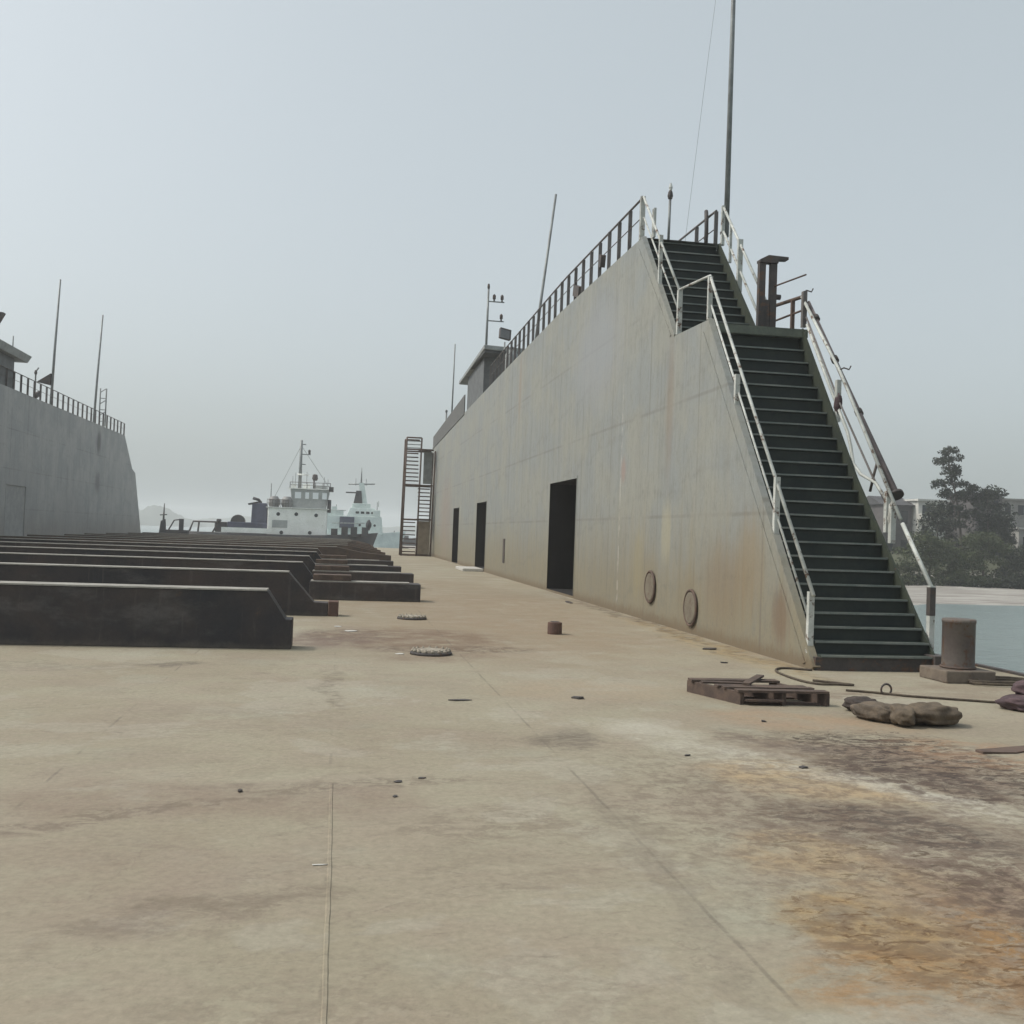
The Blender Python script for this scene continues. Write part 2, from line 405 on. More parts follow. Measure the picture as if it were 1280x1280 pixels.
    flk = m.ramp(m.noise(m.scale(P, (1.0, 1.9, 1)), 7.0, 9, 0.72, 0.9), 0.545, 0.585)
    blobs += [
        ((4.25, 7.75), (0.85, 0.75), 30, (0.040, 0.030, 0.026), 0.85, flk),
        ((4.3, 6.6), (0.6, 1.0), 30, (0.045, 0.034, 0.030), 0.8, flk),
        ((2.35, 3.9), (0.5, 0.8), 5, (0.11, 0.062, 0.028), 0.75, flk),
        ((2.85, 4.9), (0.6, 0.8), 0, (0.105, 0.075, 0.042), 0.65, flk),
        ((3.4, 4.4), (0.6, 1.0), 0, (0.07, 0.052, 0.044), 0.6, flk),
        ((3.3, 5.5), (0.8, 0.4), -38, (0.07, 0.055, 0.046), 0.6, flk),
        ((-0.02, 10.5), (0.16, 1.6), 0, (0.15, 0.125, 0.095), 0.6, fib),
        ((0.1, 6.5), (1.1, 0.16), 0, (0.155, 0.125, 0.095), 0.65, fib),
        ((-1.2, 5.9), (1.0, 0.14), 25, (0.15, 0.118, 0.09), 0.65, fib),
        ((0.9, 5.6), (0.8, 0.22), -5, (0.19, 0.158, 0.118), 0.6, fib),
        ((1.75, 7.9), (0.35, 0.35), 0, (0.14, 0.118, 0.092), 0.7, fib),
        ((1.62, 5.0), (0.12, 1.8), 0, (0.19, 0.165, 0.128), 0.55, soft),
        ((-0.5, 4.4), (0.7, 0.16), 10, (0.18, 0.148, 0.112), 0.6, fib),
    ]
    for ce, ra, rot, cl, stg, br in blobs:
        k = m.math('MULTIPLY', m.math('MULTIPLY', m.blob(W, ce, ra, rot), br), stg)
        c = m.mix(k, c, cl)
    # fine speckle of rust and pale scuffs over the stained corner
    k = m.math('MULTIPLY', m.math('MULTIPLY', m.blob(W, (3.4, 5.4), (2.2, 3.0), 15, 0.4), brk2), 0.55)
    c = m.mix(k, c, (0.115, 0.08, 0.06))
    # plate seams along the dock
    xyz = m.sep(P); wob = m.math('MULTIPLY', m.math('SUBTRACT', m.noise(P, 3, 4), 0.5), 0.025)
    for sx, lo, hi in ((1.63, 0.36, 0.52), (-1.70, 0.38, 0.54), (3.3, 0.46, 0.62), (-3.35, 0.42, 0.6), (0.0, 0.44, 0.6), (-5.0, 0.42, 0.6), (5.0, 0.5, 0.66)):
        d = m.math('ABSOLUTE', m.math('SUBTRACT', m.math('ADD', xyz[0], wob), sx))
        k = m.math('MULTIPLY', m.ramp(d, 0.016, 0.004), m.ramp(m.noise(P, 1.3, 5, 0.7), lo + .06, hi + .08))
        c = m.mix(m.math('MULTIPLY', k, 0.42), c, (0.10, 0.085, 0.07))
    for sy, lo, hi in ((6.55, 0.42, 0.6), (11.4, 0.5, 0.66), (17.2, 0.5, 0.7), (24.0, 0.45, 0.65)):
        d = m.math('ABSOLUTE', m.math('SUBTRACT', m.math('ADD', xyz[1], m.math('MULTIPLY', wob, 3.0)), sy))
        k = m.math('MULTIPLY', m.ramp(d, 0.06, 0.01), m.ramp(m.noise(P, 1.1, 6, 0.7), lo + .05, hi + .1))
        c = m.mix(m.math('MULTIPLY', k, 0.45), c, (0.13, 0.105, 0.085))
    c = m.mul(c, m.mix(n3, (0.60, 0.60, 0.60), (1.38, 1.38, 1.38)))
    m.color(c)
    h = m.math('ADD', m.math('MULTIPLY', n3, 0.5), m.math('MULTIPLY', n2, 1.0))
    m.bump(h, 0.35, 0.012)
    m.rough(m.ramp(n2, 0, 1, 0.9, 0.72))
    return m.m
DECK = deck_material()

def wall_material(name, c_grey, c_blue, c_dirt, seed=0.0, spots=(), weld=None):
    m = NM(name, 0.6, 0, 0.3)
    off = m.n('ShaderNodeVectorMath'); off.operation = 'ADD'; m.l(m.P, off.inputs[0]); off.inputs[1].default_value = (seed, seed * 3, 0)
    Q = off.outputs[0]; xyz = m.sep(m.P)
    st = m.noise(m.scale(Q, (1, 3.2, 0.10)), 1.0, 7, 0.66)          # vertical run-off streaks
    st2 = m.noise(m.scale(Q, (1, 9.0, 0.22)), 1.0, 6, 0.7)
    n1 = m.noise(Q, 0.55, 6, 0.6)
    f = m.noise(Q, 18, 7, 0.7)
    c = m.mix(m.ramp(n1, 0.38, 0.62), c_grey, c_blue)
    c = m.mix(m.math('MULTIPLY', m.ramp(st, 0.42, 0.70), 0.30), c, tuple(q * 0.66 for q in c_grey))
    c = m.mix(m.math('MULTIPLY', m.ramp(st2, 0.50, 0.72), 0.25), c, (0.29, 0.29, 0.275))
    zn = m.math('ADD', xyz[2], m.math('MULTIPLY', m.math('SUBTRACT', st, 0.5), 3.0))
    d = m.ramp(zn, 2.6, 0.2)
    c = m.mix(m.math('MULTIPLY', d, 0.8), c, c_dirt)                 # dust and dried mud at the foot
    r = m.math('MULTIPLY', m.ramp(m.noise(m.scale(Q, (1, 2.6, 0.20)), 1.5, 9, 0.76), 0.60, 0.74), 0.45)
    c = m.mix(r, c, (0.19, 0.14, 0.105))
    sp = m.math('MULTIPLY', m.ramp(m.noise(m.scale(Q, (1, 1.2, 0.9)), 3.0, 9, 0.75), 0.65, 0.72), m.ramp(xyz[2], 3.2, 0.2))
    c = m.mix(m.math('MULTIPLY', sp, 0.8), c, (0.14, 0.09, 0.06))
    # frames behind the plating show as faint lines every 2.9 m, butts every 1.8 m of height
    for ax, per, ph, k0 in ((1, 2.9, 0.4, 0.38), (1, 0.725, 0.4, 0.18), (2, 2.1, 0.05, 0.34)):
        q = m.math('ABSOLUTE', m.math('SUBTRACT', m.math('PINGPONG', m.math('ADD', xyz[ax], ph), per / 2), 0.0))
        k = m.math('MULTIPLY', m.math('MULTIPLY', m.ramp(q, 0.05, 0.008), m.ramp(n1, 0.35, 0.6)), k0)
        c = m.mix(k, c, (0.115, 0.10, 0.085))
    dr = m.noise(m.scale(Q, (1, 11, 0.13)), 1.0, 5, 0.7)
    c = m.mix(m.math('MULTIPLY', m.math('MULTIPLY', m.ramp(dr, 0.60, 0.68), m.ramp(n1, 0.40, 0.60)), 0.32), c, tuple(q * 0.42 for q in c_grey))
    c = m.mix(m.math('MULTIPLY', m.ramp(m.noise(Q, 1.4, 8, 0.7, 0.4), 0.52, 0.66), 0.28), c, tuple(q * 0.68 for q in c_grey))
    st3 = m.noise(m.scale(Q, (1, 1.0, 0.35)), 9.0, 8, 0.75)
    c = m.mix(m.math('MULTIPLY', m.ramp(st3, 0.48, 0.66), 0.36), c, tuple(q * 0.5 for q in c_grey))
    diag = m.math('ADD', xyz[2], m.math('MULTIPLY', xyz[1], .12))
    bk = m.math('PINGPONG', m.math('ADD', diag, m.math('MULTIPLY', n1, 1.2)), 0.9)
    c = m.mix(m.math('MULTIPLY', m.math('MULTIPLY', m.ramp(bk, 0.10, 0.0), m.ramp(st3, 0.35, 0.6)), 0.22), c, tuple(q * 0.5 for q in c_grey))
    if weld:
        dw = m.math('ABSOLUTE', m.math('SUBTRACT', m.math('ADD', xyz[1], m.math('MULTIPLY', m.math('SUBTRACT', st3, .5), .12)), weld))
        kw = m.math('MULTIPLY', m.math('MULTIPLY', m.ramp(dw, .075, .02), m.ramp(m.noise(m.P, 5.0, 4, .7), .42, .56)), m.math('MULTIPLY', m.ramp(xyz[2], 5.6, 4.2), .36))
        c = m.mix(kw, c, (.50, .48, .43))
    for (yc, zc, ry, rz_, cl, k0) in spots:
        mp = m.n('ShaderNodeMapping'); mp.vector_type = 'TEXTURE'; m.l(m.P, mp.inputs['Vector'])
        mp.inputs['Location'].default_value = (0, yc, zc); mp.inputs['Scale'].default_value = (1000, ry, rz_)
        ln = m.n('ShaderNodeVectorMath'); ln.operation = 'LENGTH'; m.l(mp.outputs[0], ln.inputs[0])
        dd_ = m.math('ADD', ln.outputs['Value'], m.math('MULTIPLY', m.math('SUBTRACT', st2, 0.5), 1.3))
        c = m.mix(m.math('MULTIPLY', m.ramp(dd_, 1.1, 0.3), k0), c, cl)
    zb = m.math('ADD', xyz[2], m.math('MULTIPLY', m.math('SUBTRACT', st3, .5), .55))
    c = m.mix(m.math('MULTIPLY', m.ramp(zb, .26, .05), .7), c, (0.145, 0.105, 0.066))
    c = m.mul(c, m.mix(f, (0.84, 0.84, 0.84), (1.14, 1.14, 1.14)))
    m.color(c)
    q = m.math('PINGPONG', m.math('ADD', xyz[1], 0.4), 0.3625)
    h = m.math('ADD', m.math('MULTIPLY', q, 0.022), m.math('ADD', m.math('MULTIPLY', f, 0.014), m.math('MULTIPLY', n1, 0.08)))
    m.bump(h, 0.5, 0.25)
    return m.m
WALLR = wall_material('weathered_grey_wing_paint', (0.268, 0.272, 0.240), (0.240, 0.258, 0.252), (0.215, 0.186, 0.122), 3.1, [(18.6, 4.2, .30, 1.7, (.20, .145, .105), .38), (24.5, 6.2, 3.0, 1.7, (.27, .285, .30), .6), (18.6, 1.75, .35, .75, (.34, .32, .23), .55), (20.4, 1.1, .5, .9, (.27, .23, .13), .5), (15.6, .9, 1.2, .9, (.20, .15, .095), .5), (13.4, .6, .35, .5, (.15, .095, .06), .6), (19.6, .75, .8, .7, (.22, .18, .105), .4), (17.2, .6, .8, .7, (.215, .172, .10), .4), (14.6, 1.3, .7, 1.0, (.23, .165, .085), .45), (21.7, 3.1, .25, .35, (.30, .18, .15), .45), (35.5, 6.8, .3, 1.5, (.25, .17, .13), .4), (60, 2.5, 4, 3, (.27, .2, .16), .4)], weld=21.9)
WALLL = wall_material('hazed_grey_wing_paint', (0.385, 0.392, 0.39), (0.31, 0.325, 0.335), (0.27, 0.25, 0.235), 11.7, [(77.3, 7.2, .8, 1.1, (.09, .09, .09), .8), (77.4, 4.3, 1.0, 1.0, (.14, .14, .145), .7), (60, 3, 4, 2.4, (.30, .305, .31), .5), (70, 2.2, 5, 2.0, (.31, .305, .305), .4), (84, 5, 2, 3, (.36, .365, .365), .4)])  # greys kept paler to put the veil of haze into the colour

# ------------------------------------------------------------------ sea, shore, hills
WZ = -1.8
m = NM('turbid_water', 0.22, 0, 0.5)
m.color(m.mix(m.noise(m.P, 0.03, 4), (0.15, 0.195, 0.19), (0.19, 0.23, 0.215)))
hh = m.math('ADD', m.noise(m.scale(m.P, (1, 1.8, 1)), 1.1, 6, 0.65), m.math('MULTIPLY', m.noise(m.P, 0.2, 3), 2.0))
m.bump(hh, 0.8, 0.16)
sea_b = MB().poly([(-4000, -1500, WZ), (4000, -1500, WZ), (4000, 6000, WZ), (-4000, 6000, WZ)])
struct(sea_b.build('sea', m.m, fix=False))

def shore_h(x, y):
    n = mnoise.noise(Vector((x * .05, y * .05, 3))) * 5 + mnoise.noise(Vector((x * .2, y * .2, 9))) * 3.0 + mnoise.noise(Vector((x * .5, y * .2, 4))) * 1.2
    d = y - 57 + n - max(0, 30 - x) * 1.4
    if d < 0: h = WZ - .5 + .05 * d
    else: h = WZ + .04 + .004 * d + .10 * mnoise.noise(Vector((x * .4, y * .5, 1)))
    if d < 3: h = min(h, WZ - .5 + .2 * max(d, 0) + .02)
    b = (y + n * .3 - 88) / 9
    b = max(0, min(1, b)); b = b * b * (3 - 2 * b)
    if x > 25: h += b * 2.6
    return h
g = MB(); nx, ny = 90, 70
for j in range(ny + 1):
    for i in range(nx + 1):
        x = 12 + 260 * (i / nx) ** 1.4; y = 44 + 240 * (j / ny) ** 1.6
        g.v.append((x, y, shore_h(x, y)))
for j in range(ny):
    for i in range(nx):
        a = j * (nx + 1) + i; g.face([a, a + 1, a + nx + 2, a + nx + 1], True)
m = NM('mud_and_sand', 0.8)
c = m.mix(m.ramp(m.noise(m.scale(m.P, (.25, 1, 1)), .6, 7, .7), .4, .62), (0.36, 0.345, 0.315), (0.20, 0.18, 0.16))
c = m.mix(m.ramp(m.sep(m.P)[2], -1.0, -0.2), c, m.mix(m.noise(m.P, 1.2, 6), (0.05, 0.06, 0.035), (0.10, 0.10, 0.06)))
m.color(c); m.bump(m.noise(m.P, 2.5, 6), 0.6, 0.15)
struct(g.build('shore', m.m))

def hill(name, cx, cy, rx, ry, h, seed, mat):
    b = MB(); nu, nv = 40, 14
    for j in range(nv + 1):
        for i in range(nu):
            t = 2 * math.pi * i / nu; q = j / nv
            x, y = cx + rx * q * math.cos(t), cy + ry * q * math.sin(t)
            z = h * (1 - q * q) * (1 + .5 * mnoise.noise(Vector((x * .03 + seed, y * .03, seed)))) + .22 * h * mnoise.noise(Vector((x * .15, y * .15, seed)))
            b.v.append((x, y, WZ - 1 + max(0, z + 1.0)))
    for j in range(nv):
        for i in range(nu):
            i2 = (i + 1) % nu; b.face([j * nu + i, (j + 1) * nu + i, (j + 1) * nu + i2, j * nu + i2], True)
    return struct(b.build(name, mat))
m = NM('far_wooded_hill', 0.9); m.color(m.mix(m.noise(m.P, .25, 6), (0.035, 0.05, 0.035), (0.075, 0.09, 0.06))); HILL = m.m
hill('hills', -186, 1080, 52, 60, 15, 1.0, HILL)
hill('hills', -95, 1300, 120, 60, 13, 5.0, HILL)
hill('hills', -330, 1200, 150, 90, 26, 8.0, HILL)
hill('hills', 150, 1200, 200, 70, 9, 2.0, HILL)

# ------------------------------------------------------------------ dock deck
XE, XL, XR, XRO = 8.83, -17.3, 6.07, 7.88
d = MB()
d.box(-20.6, XE, -7, 95, -3.4, 0.0)
struct(d.build('dock_deck', DECK))
d = MB(); d.box(XE + .003, XE + .10, -7, 95, -.22, .03)
struct(d.build('deck_edge_fender', DARKM))
d = MB(); n_ = 90                                             # low weld bead on the plate seam
for i in range(n_ + 1):
    y = -1.0 + i * 7.55 / n_; x = .012 + .006 * mnoise.noise(Vector((y * .7, 0, 0))) + .003 * mnoise.noise(Vector((y * 4, 2, 0)))
    wd = .013 + .003 * mnoise.noise(Vector((y * 6, 7, 0))); hg = .004 + .002 * mnoise.noise(Vector((y * 11, 1, 5)))
    d.v += [(x - wd, y, -.002), (x - wd * .5, y, hg), (x + wd * .5, y, hg), (x + wd, y, -.002)]
for i in range(n_):
    for k in range(3): d.face([i * 4 + k, i * 4 + k + 1, i * 4 + k + 5, i * 4 + k + 4])
struct(d.build('weld_seam', DECK))

# ------------------------------------------------------------------ wings of the floating dock
TOP = [(20.84, 8.0), (29, 8.12), (40, 7.98), (54, 7.76), (70.5, 7.42)]
def top_z(y):
    for (a, za), (b, zb) in zip(TOP, TOP[1:]):
        if a <= y <= b: return za + (zb - za) * (y - a) / (b - a)
    return TOP[-1][1]
FOOT, LAND0, LAND1 = (12.37, 0.0), (16.65, 5.40), (18.45, 5.46)
def wing(prof, doors, xi, xo, mat, name, label, sink=False, dm=None):
    """prof: (y, z) outline of the top, front to back; doors: (y0, y1, z0, z1); xi inner face, xo outer face"""
    root = thing(name, label, 'dock wing', (xi, prof[0][0], 0))
    ys = sorted(set([p[0] for p in prof] + [q for dd in doors for q in dd[:2]]))
    def z_at(y):
        for (a, za), (b, zb) in zip(prof, prof[1:]):
            if a <= y <= b and b > a: return za + (zb - za) * (y - a) / (b - a)
        return 0
    b = MB()
    for a, c in zip(ys, ys[1:]):
        segs = [(0.0, None)]
        for dd in doors:
            if a >= dd[0] - 1e-6 and c <= dd[1] + 1e-6: segs = [(0.0, dd[2]), (dd[3], None)]
        for z0, z1 in segs:
            if z1 is not None and z1 <= z0 + 1e-6: continue
            za = z_at(a) if z1 is None else z1; zc = z_at(c) if z1 is None else z1
            pts = [(xi, a, z0), (xi, c, z0), (xi, c, zc), (xi, a, za)]
            if abs(za - z0) < 1e-6: pts = pts[:3]
            if abs(zc - z0) < 1e-6: pts = [pts[0], pts[1], pts[3]]
            b.poly(pts)
    for (a, za), (c, zc) in zip(prof, prof[1:]):
        if sink and abs(zc - za) > 1.5 and a < 30:        # the plate under the stairs lies below the edge of the side plating
            q = .62 + (.1 if a > 18 else 0); b.poly([(xi, a + q, za), (xi, c + q * .2, zc - .6), (xo - .1, c + q * .2, zc - .6), (xo - .1, a + q, za)]); continue
        q = .14 if sink and a < 18 else 0
        b.poly([(xi, a, za - q), (xi, c, zc - q), (xo, c, zc - q), (xo, a, za - q)])
    out = [(xo, y + (.55 if sink and y < 19 and z > 0 else .0) + (.6 if sink and z == 0 else 0), z - (.55 if sink and y < 21 and z > 0 else 0)) for y, z in prof]
    if prof[-1][1] > 0:
        b.poly([(xi, prof[-1][0], 0), (xo, prof[-1][0], 0), (xo, prof[-1][0], prof[-1][1]), (xi, prof[-1][0], prof[-1][1])])
        out.append((xo, prof[-1][0], 0))
    b.poly(out)
    b.build('wall', mat, root, fix=False)
    sg = 1 if xo > xi else -1
    for y0, y1, z0, z1 in doors:
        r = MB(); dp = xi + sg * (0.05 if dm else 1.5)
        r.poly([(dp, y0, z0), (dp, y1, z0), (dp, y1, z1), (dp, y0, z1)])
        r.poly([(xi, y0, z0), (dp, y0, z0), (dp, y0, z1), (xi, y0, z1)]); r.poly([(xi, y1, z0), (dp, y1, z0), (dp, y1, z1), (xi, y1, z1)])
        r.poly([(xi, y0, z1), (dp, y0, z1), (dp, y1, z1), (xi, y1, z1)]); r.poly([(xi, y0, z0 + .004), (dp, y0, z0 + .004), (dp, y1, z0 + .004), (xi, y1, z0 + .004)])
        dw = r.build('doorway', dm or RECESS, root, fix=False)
        fm = MB(); sx = -sg * .010; t_ = .07
        fm.box(min(xi, xi + sx), max(xi, xi + sx), y0 - t_, y0, z0, z1 + t_); fm.build('frame', mat, dw)
        fm = MB(); fm.box(min(xi, xi + sx), max(xi, xi + sx), y1, y1 + t_, z0, z1 + t_); fm.build('frame', mat, dw)
        fm = MB(); fm.box(min(xi, xi + sx), max(xi, xi + sx), y0, y1, z1, z1 + t_); fm.build('lintel', mat, dw)
    return root
profR = [FOOT, LAND0, LAND1] + TOP
doorsR = [(26.15, 29.6, 0.06, 3.15), (42.85, 45.95, 0.12, 2.98), (52.9, 55.6, 0.02, 2.93)]
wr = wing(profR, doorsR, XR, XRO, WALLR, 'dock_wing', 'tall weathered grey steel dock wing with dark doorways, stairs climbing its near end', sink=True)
# flat bars proud of the plating along the sloped end, and the flange on top of it
e = MB()
for (a, b_) in ((FOOT, LAND0), (LAND1, TOP[0])):
    dy, dz = b_[0] - a[0], b_[1] - a[1]; L = math.hypot(dy, dz); ny_, nz_ = dz / L, -dy / L
    q = [(a[0] + ny_ * .27 + .02, a[1] + nz_ * .27 + .24), (b_[0] + ny_ * .27, b_[1] + nz_ * .27), (b_[0] + ny_ * .31, b_[1] + nz_ * .31), (a[0] + ny_ * .31 + .05, a[1] + nz_ * .31 + .24)]
    e.prism_x(q, XR - .014, XR - .001)
    e.prism_x([(a[0] - ny_ * .03, a[1] - nz_ * .03 + (.0 if a[1] else .03)), (b_[0] - ny_ * .03, b_[1] - nz_ * .03), (b_[0] + ny_ * .01, b_[1] + nz_ * .01), (a[0] + ny_ * .01, a[1] + nz_ * .01 + (.0 if a[1] else .03))], XR - .02, XR + .085)
e.build('edge_flange', WALLR, wr)
e = MB(); e.box(XR - .025, XR - .002, 37.6, 38.0, .55, 1.45); e.build('slot_plate', DARKM, wr)
e = MB(); e.box(XR - .9, XR - .01, 43.0, 45.7, .0, .12); e.build('door_step', PLATEW, wr, bevel=.02)
for yy, zz in ((19.4, .68), (17.03, .45)):                    # round manhole covers on the wall
    c = MB().lathe((XR, yy, zz), [(.27, -.02), (.27, -.045), (.25, -.05)], 28, 'X').build('wall_manhole', worn('cover_plate', (.185, .165, .125), (.14, .118, .09), .8, rust=.5, sc=4), wr)
    MB().tube([(XR - .03, yy + .305 * math.cos(t * math.pi / 16), zz + .305 * math.sin(t * math.pi / 16)) for t in range(32)], .024, 6, closed=True).build('rim', RUSTM, c)
# solid plate standing in for the dense dark railing behind the control house
bw = MB()
bw.hexa([(XR - .03, 52.2, 7.7), (XR + .02, 52.2, 7.7), (XR + .02, 69.8, 7.3), (XR - .03, 69.8, 7.3), (XR - .03, 52.2, 8.72), (XR + .02, 52.2, 8.72), (XR + .02, 69.8, 8.1), (XR - .03, 69.8, 8.1)])
bw.build('bulwark', worn('dense_railing_grey', (.10, .105, .105), (.13, .13, .125), .7, rust=.3), wr)

# the far wing, across the dock
profL = [(12.37, 0), (16.65, 5.4), (18.45, 5.46), (20.84, 8.0), (29, 8.12), (55, 8.35), (86.0, 8.46), (89.6, 5.95), (90.9, 5.70), (91.3, 5.1), (94.9, 0.05), (95.0, 0.0)]
doorsL = [(26.15, 29.6, .06, 3.15), (57.2, 60.6, .06, 3.3), (44.0, 47.0, .06, 3.15)]
wl = wing(profL[:-1], doorsL, XL, XL - 2.0, WALLL, 'dock_wing', 'hazy grey dock wing across the deck on the left, beyond the black keel blocks', dm=worn('hazed_doorway_grey', (.36, .365, .365), (.30, .31, .315), .8))  # doorway fill close to the wall grey, haze put into its colour

# ------------------------------------------------------------------ staircase on the near end
st = thing('staircase', 'steep dark green steel staircase in two flights up the near end of the wing', 'staircase', (XR, 12.3, 0))
X0, X1 = XR + .09, 7.77
def tread(y, z, dep):
    t = MB(); a = random.uniform(-.004, .004); b_ = random.uniform(-.004, .004)
    t.hexa([(X0, y, z - .03 + a), (X1, y, z - .03 + b_), (X1, y + dep, z - .03 + b_), (X0, y + dep, z - .03 + a), (X0, y, z + a), (X1, y, z + b_), (X1, y + dep, z + b_), (X0, y + dep, z + a)])
    o = t.build('tread', TREADM, st)
    n_ = MB(); n_.hexa([(X0, y - .012, z - .022 + a), (X1, y - .012, z - .022 + b_), (X1, y - .001, z - .022 + b_), (X0, y - .001, z - .022 + a), (X0, y - .012, z + .004 + a), (X1, y - .012, z + .004 + b_), (X1, y + .02, z + .004 + b_), (X0, y + .02, z + .004 + a)])
    n_.build('nosing', NOSEM, o)
N1 = 25
for i in range(N1):
    q = i / (N1 - 1)
    tread(12.34 + q * (16.72 - 12.34) , .20 + q * (5.22 - .20) - .24 * math.sin(q * math.pi) ** .8, .20)
N2 = 12
for i in range(N2):
    q = (i + 1) / N2
    tread(18.42 + q * (20.95 - 18.42), 5.34 + q * (7.97 - 5.34) - .10 * math.sin(q * math.pi), .22)
k = MB(); k.box(XR + .02, 7.70, 12.36, 12.52, 0.0, .17); k.build('bottom_plinth', DARKM, st)
k = MB(); k.box(XR + .012, XRO - .01, LAND0[0] - .03, LAND1[0] - .01, 5.325, 5.345); k.box(X0, XRO - .01, LAND0[0] - .03, LAND0[0] - .02, 5.20, 5.323); k.build('landing_plate', worn('landing_green', (.13, .15, .12), (.09, .105, .085), .7, rust=.3), st)
RISM = worn('dark_riser', (.020, .028, .027), (.030, .038, .033), .7, sc=1.5)
for i in range(24):                                              # a riser sheet behind each tread
    q0, q1 = i / 24, (i + 1) / 24
    z0_ = .20 + q0 * 5.02 - .24 * math.sin(q0 * math.pi) ** .8
    z1_ = .20 + q1 * 5.02 - .24 * math.sin(q1 * math.pi) ** .8
    MB().box(X0, X1 + .002, 12.34 + q1 * 4.38 + .025, 12.34 + q1 * 4.38 + .037, z0_ - .2, z1_ - .032).build('riser', RISM, st)
for i in range(12):
    q0, q1 = i / 12, (i + 1) / 12
    MB().box(X0, X1 + .002, 18.42 + q1 * 2.53 + .025, 18.42 + q1 * 2.53 + .037, 5.34 + q0 * 2.63 - .2, 5.34 + q1 * 2.63 - .10 * math.sin(q1 * math.pi) - .032).build('riser', RISM, st)
for (a, b_) in (((12.34, .12), (16.62, 5.40)), ((18.40, 5.50), (20.86, 8.0))):
    k = MB(); dy, dz = b_[0] - a[0], b_[1] - a[1]; L = math.hypot(dy, dz); ny_, nz_ = -dz / L, dy / L; m_ = ((a[0] + b_[0]) / 2, (a[1] + b_[1]) / 2)
    k.prism_x([(a[0] + .30, .02), (m_[0] - ny_ * .72, m_[1] - nz_ * .72), (b_[0] - ny_ * .62, b_[1] - nz_ * .62), (b_[0] - ny_ * .05, b_[1] - nz_ * .05), (m_[0] - ny_ * .16, m_[1] - nz_ * .16), (a[0], a[1])] if a[1] < 1 else [(a[0] - ny_ * .5, a[1] - nz_ * .5), (b_[0] - ny_ * .5, b_[1] - nz_ * .5), (b_[0] + ny_ * .02, b_[1] + nz_ * .02), (a[0] - ny_ * .04, a[1] - nz_ * .04)], X1 + .003, X1 + .035)
    k.build('stringer', STRGM, st)
k = MB(); k.box(7.71, 7.92, 12.28, 12.62, 0.0, .22); k.build('stringer_foot', DARKM, st, bevel=.01)

def rail_along(name, label, cat, origin, posts, rails, pm, rm, group=None):
    """posts: (foot, head, width x, width y); rails: (points, radius)"""
    t = thing(name, label, cat, origin, group)
    for f_, h_, wx, wy in posts:
        MB().bar(f_, h_, wx, wy, (0, 1, 0)).build('post', pm, t)
    for nm, pts, r in rails:
        MB().tube(pts, r, 8).build(nm, rm, t)
    return t
xr = XR + .035
def sl1(y): return (y - 12.37) * 5.40 / 4.28                  # height of the lower slope
def sl2(y): return 5.46 + (y - 18.45) * 2.54 / 2.39
pl = [(12.58, .20, 1.0), (13.74, sl1(13.74), 2.56), (15.36, sl1(15.36), 4.27), (16.72, 5.42, 6.16)]
rail_along('stair_rail', 'white double handrail along the wall side of the lower stair flight', 'handrail', (xr, 12.58, 0),
    [((xr, y, z0), (xr, y, z1), .075, .07) for y, z0, z1 in pl] + [((xr, 18.33, 5.46), (xr, 18.33, 6.30), .085, .08)],
    [('top_rail', [(xr, 12.50, .95), (xr, 16.74, 6.18), (xr, 18.33, 6.31)], .026), ('middle_rail', [(xr + .02, 12.62, .60), (xr + .02, 16.74, 5.72)], .018)], WHITE, WHITE)
rail_along('stair_rail', 'white double handrail along the wall side of the upper stair flight', 'handrail', (xr, 18.4, 5.46),
    [((xr, 19.62, sl2(19.62)), (xr, 19.62, 7.70), .07, .07), ((xr, 21.0, 8.0), (xr, 21.0, 8.93), .10, .06), ((xr + .2, 20.8, 8.0), (xr + .2, 20.8, 8.62), .05, .14)],
    [('top_rail', [(xr, 18.36, 6.30), (xr, 20.95, 8.90)], .026), ('middle_rail', [(xr + .02, 18.36, 5.86), (xr + .02, 20.95, 8.46)], .018)], WHITE, WHITE)
# outer side, lower flight: battered rail with a bent lower bar and a loose pipe
xo = 7.868
o_ = thing('stair_rail', 'battered white handrail on the open side of the lower flight, lower bar bent', 'handrail', (xo, 12.68, 0))
for y, z0, z1, mt in ((12.66, .20, 1.12, WHITE), (13.84, sl1(13.84) - .02, 2.44, WHITE), (13.70, sl1(13.7), 2.25, WHITE), (15.46, sl1(15.46) - .28, 4.30, WHITE), (16.80, 5.42, 6.05, GREYP)):
    MB().bar((xo, y, z0), (xo, y, z1), .075, .08, (0, 1, 0)).build('post', mt, o_)
MB().bar((xo, 12.66, .72), (xo, 12.66, 1.10), .082, .088, (0, 1, 0)).build('dark_sleeve', DARKM, o_)
MB().tube([(xo, 12.66, 1.10), (xo, 13.42, 1.96)], .030, 8).build('top_rail', WHITE, o_)
MB().tube([(xo, 13.47, 2.02), (xo, 15.40, 4.42), (xo, 16.90, 5.98)], .026, 8).build('top_rail', WHITE, o_)
MB().tube([(xo, 16.70, 5.58), (xo, 15.46, 4.00), (xo, 14.33, 2.72), (xo, 13.84, 2.22)], .016, 8).build('middle_rail', GREYP, o_)
MB().tube([(xo, 16.66, 5.44), (xo, 15.8, 4.30), (xo, 15.1, 3.42), (xo - .02, 14.95, 3.18), (xo - .03, 14.83, 2.90), (xo - .02, 14.6, 2.72), (xo, 14.2, 2.58), (xo + .02, 13.9, 2.30)], .026, 8).build('bent_rail', WHITE, o_)
for y, z in ((15.42, 4.46), (16.86, 6.05)):
    MB().tube([(xo, y, z), (xo + .05, y - .04, z + .03), (xo + .12, y - .08, z), (xo + .15, y - .08, z + .06)], .013, 6).build('hook', DARKM, o_)
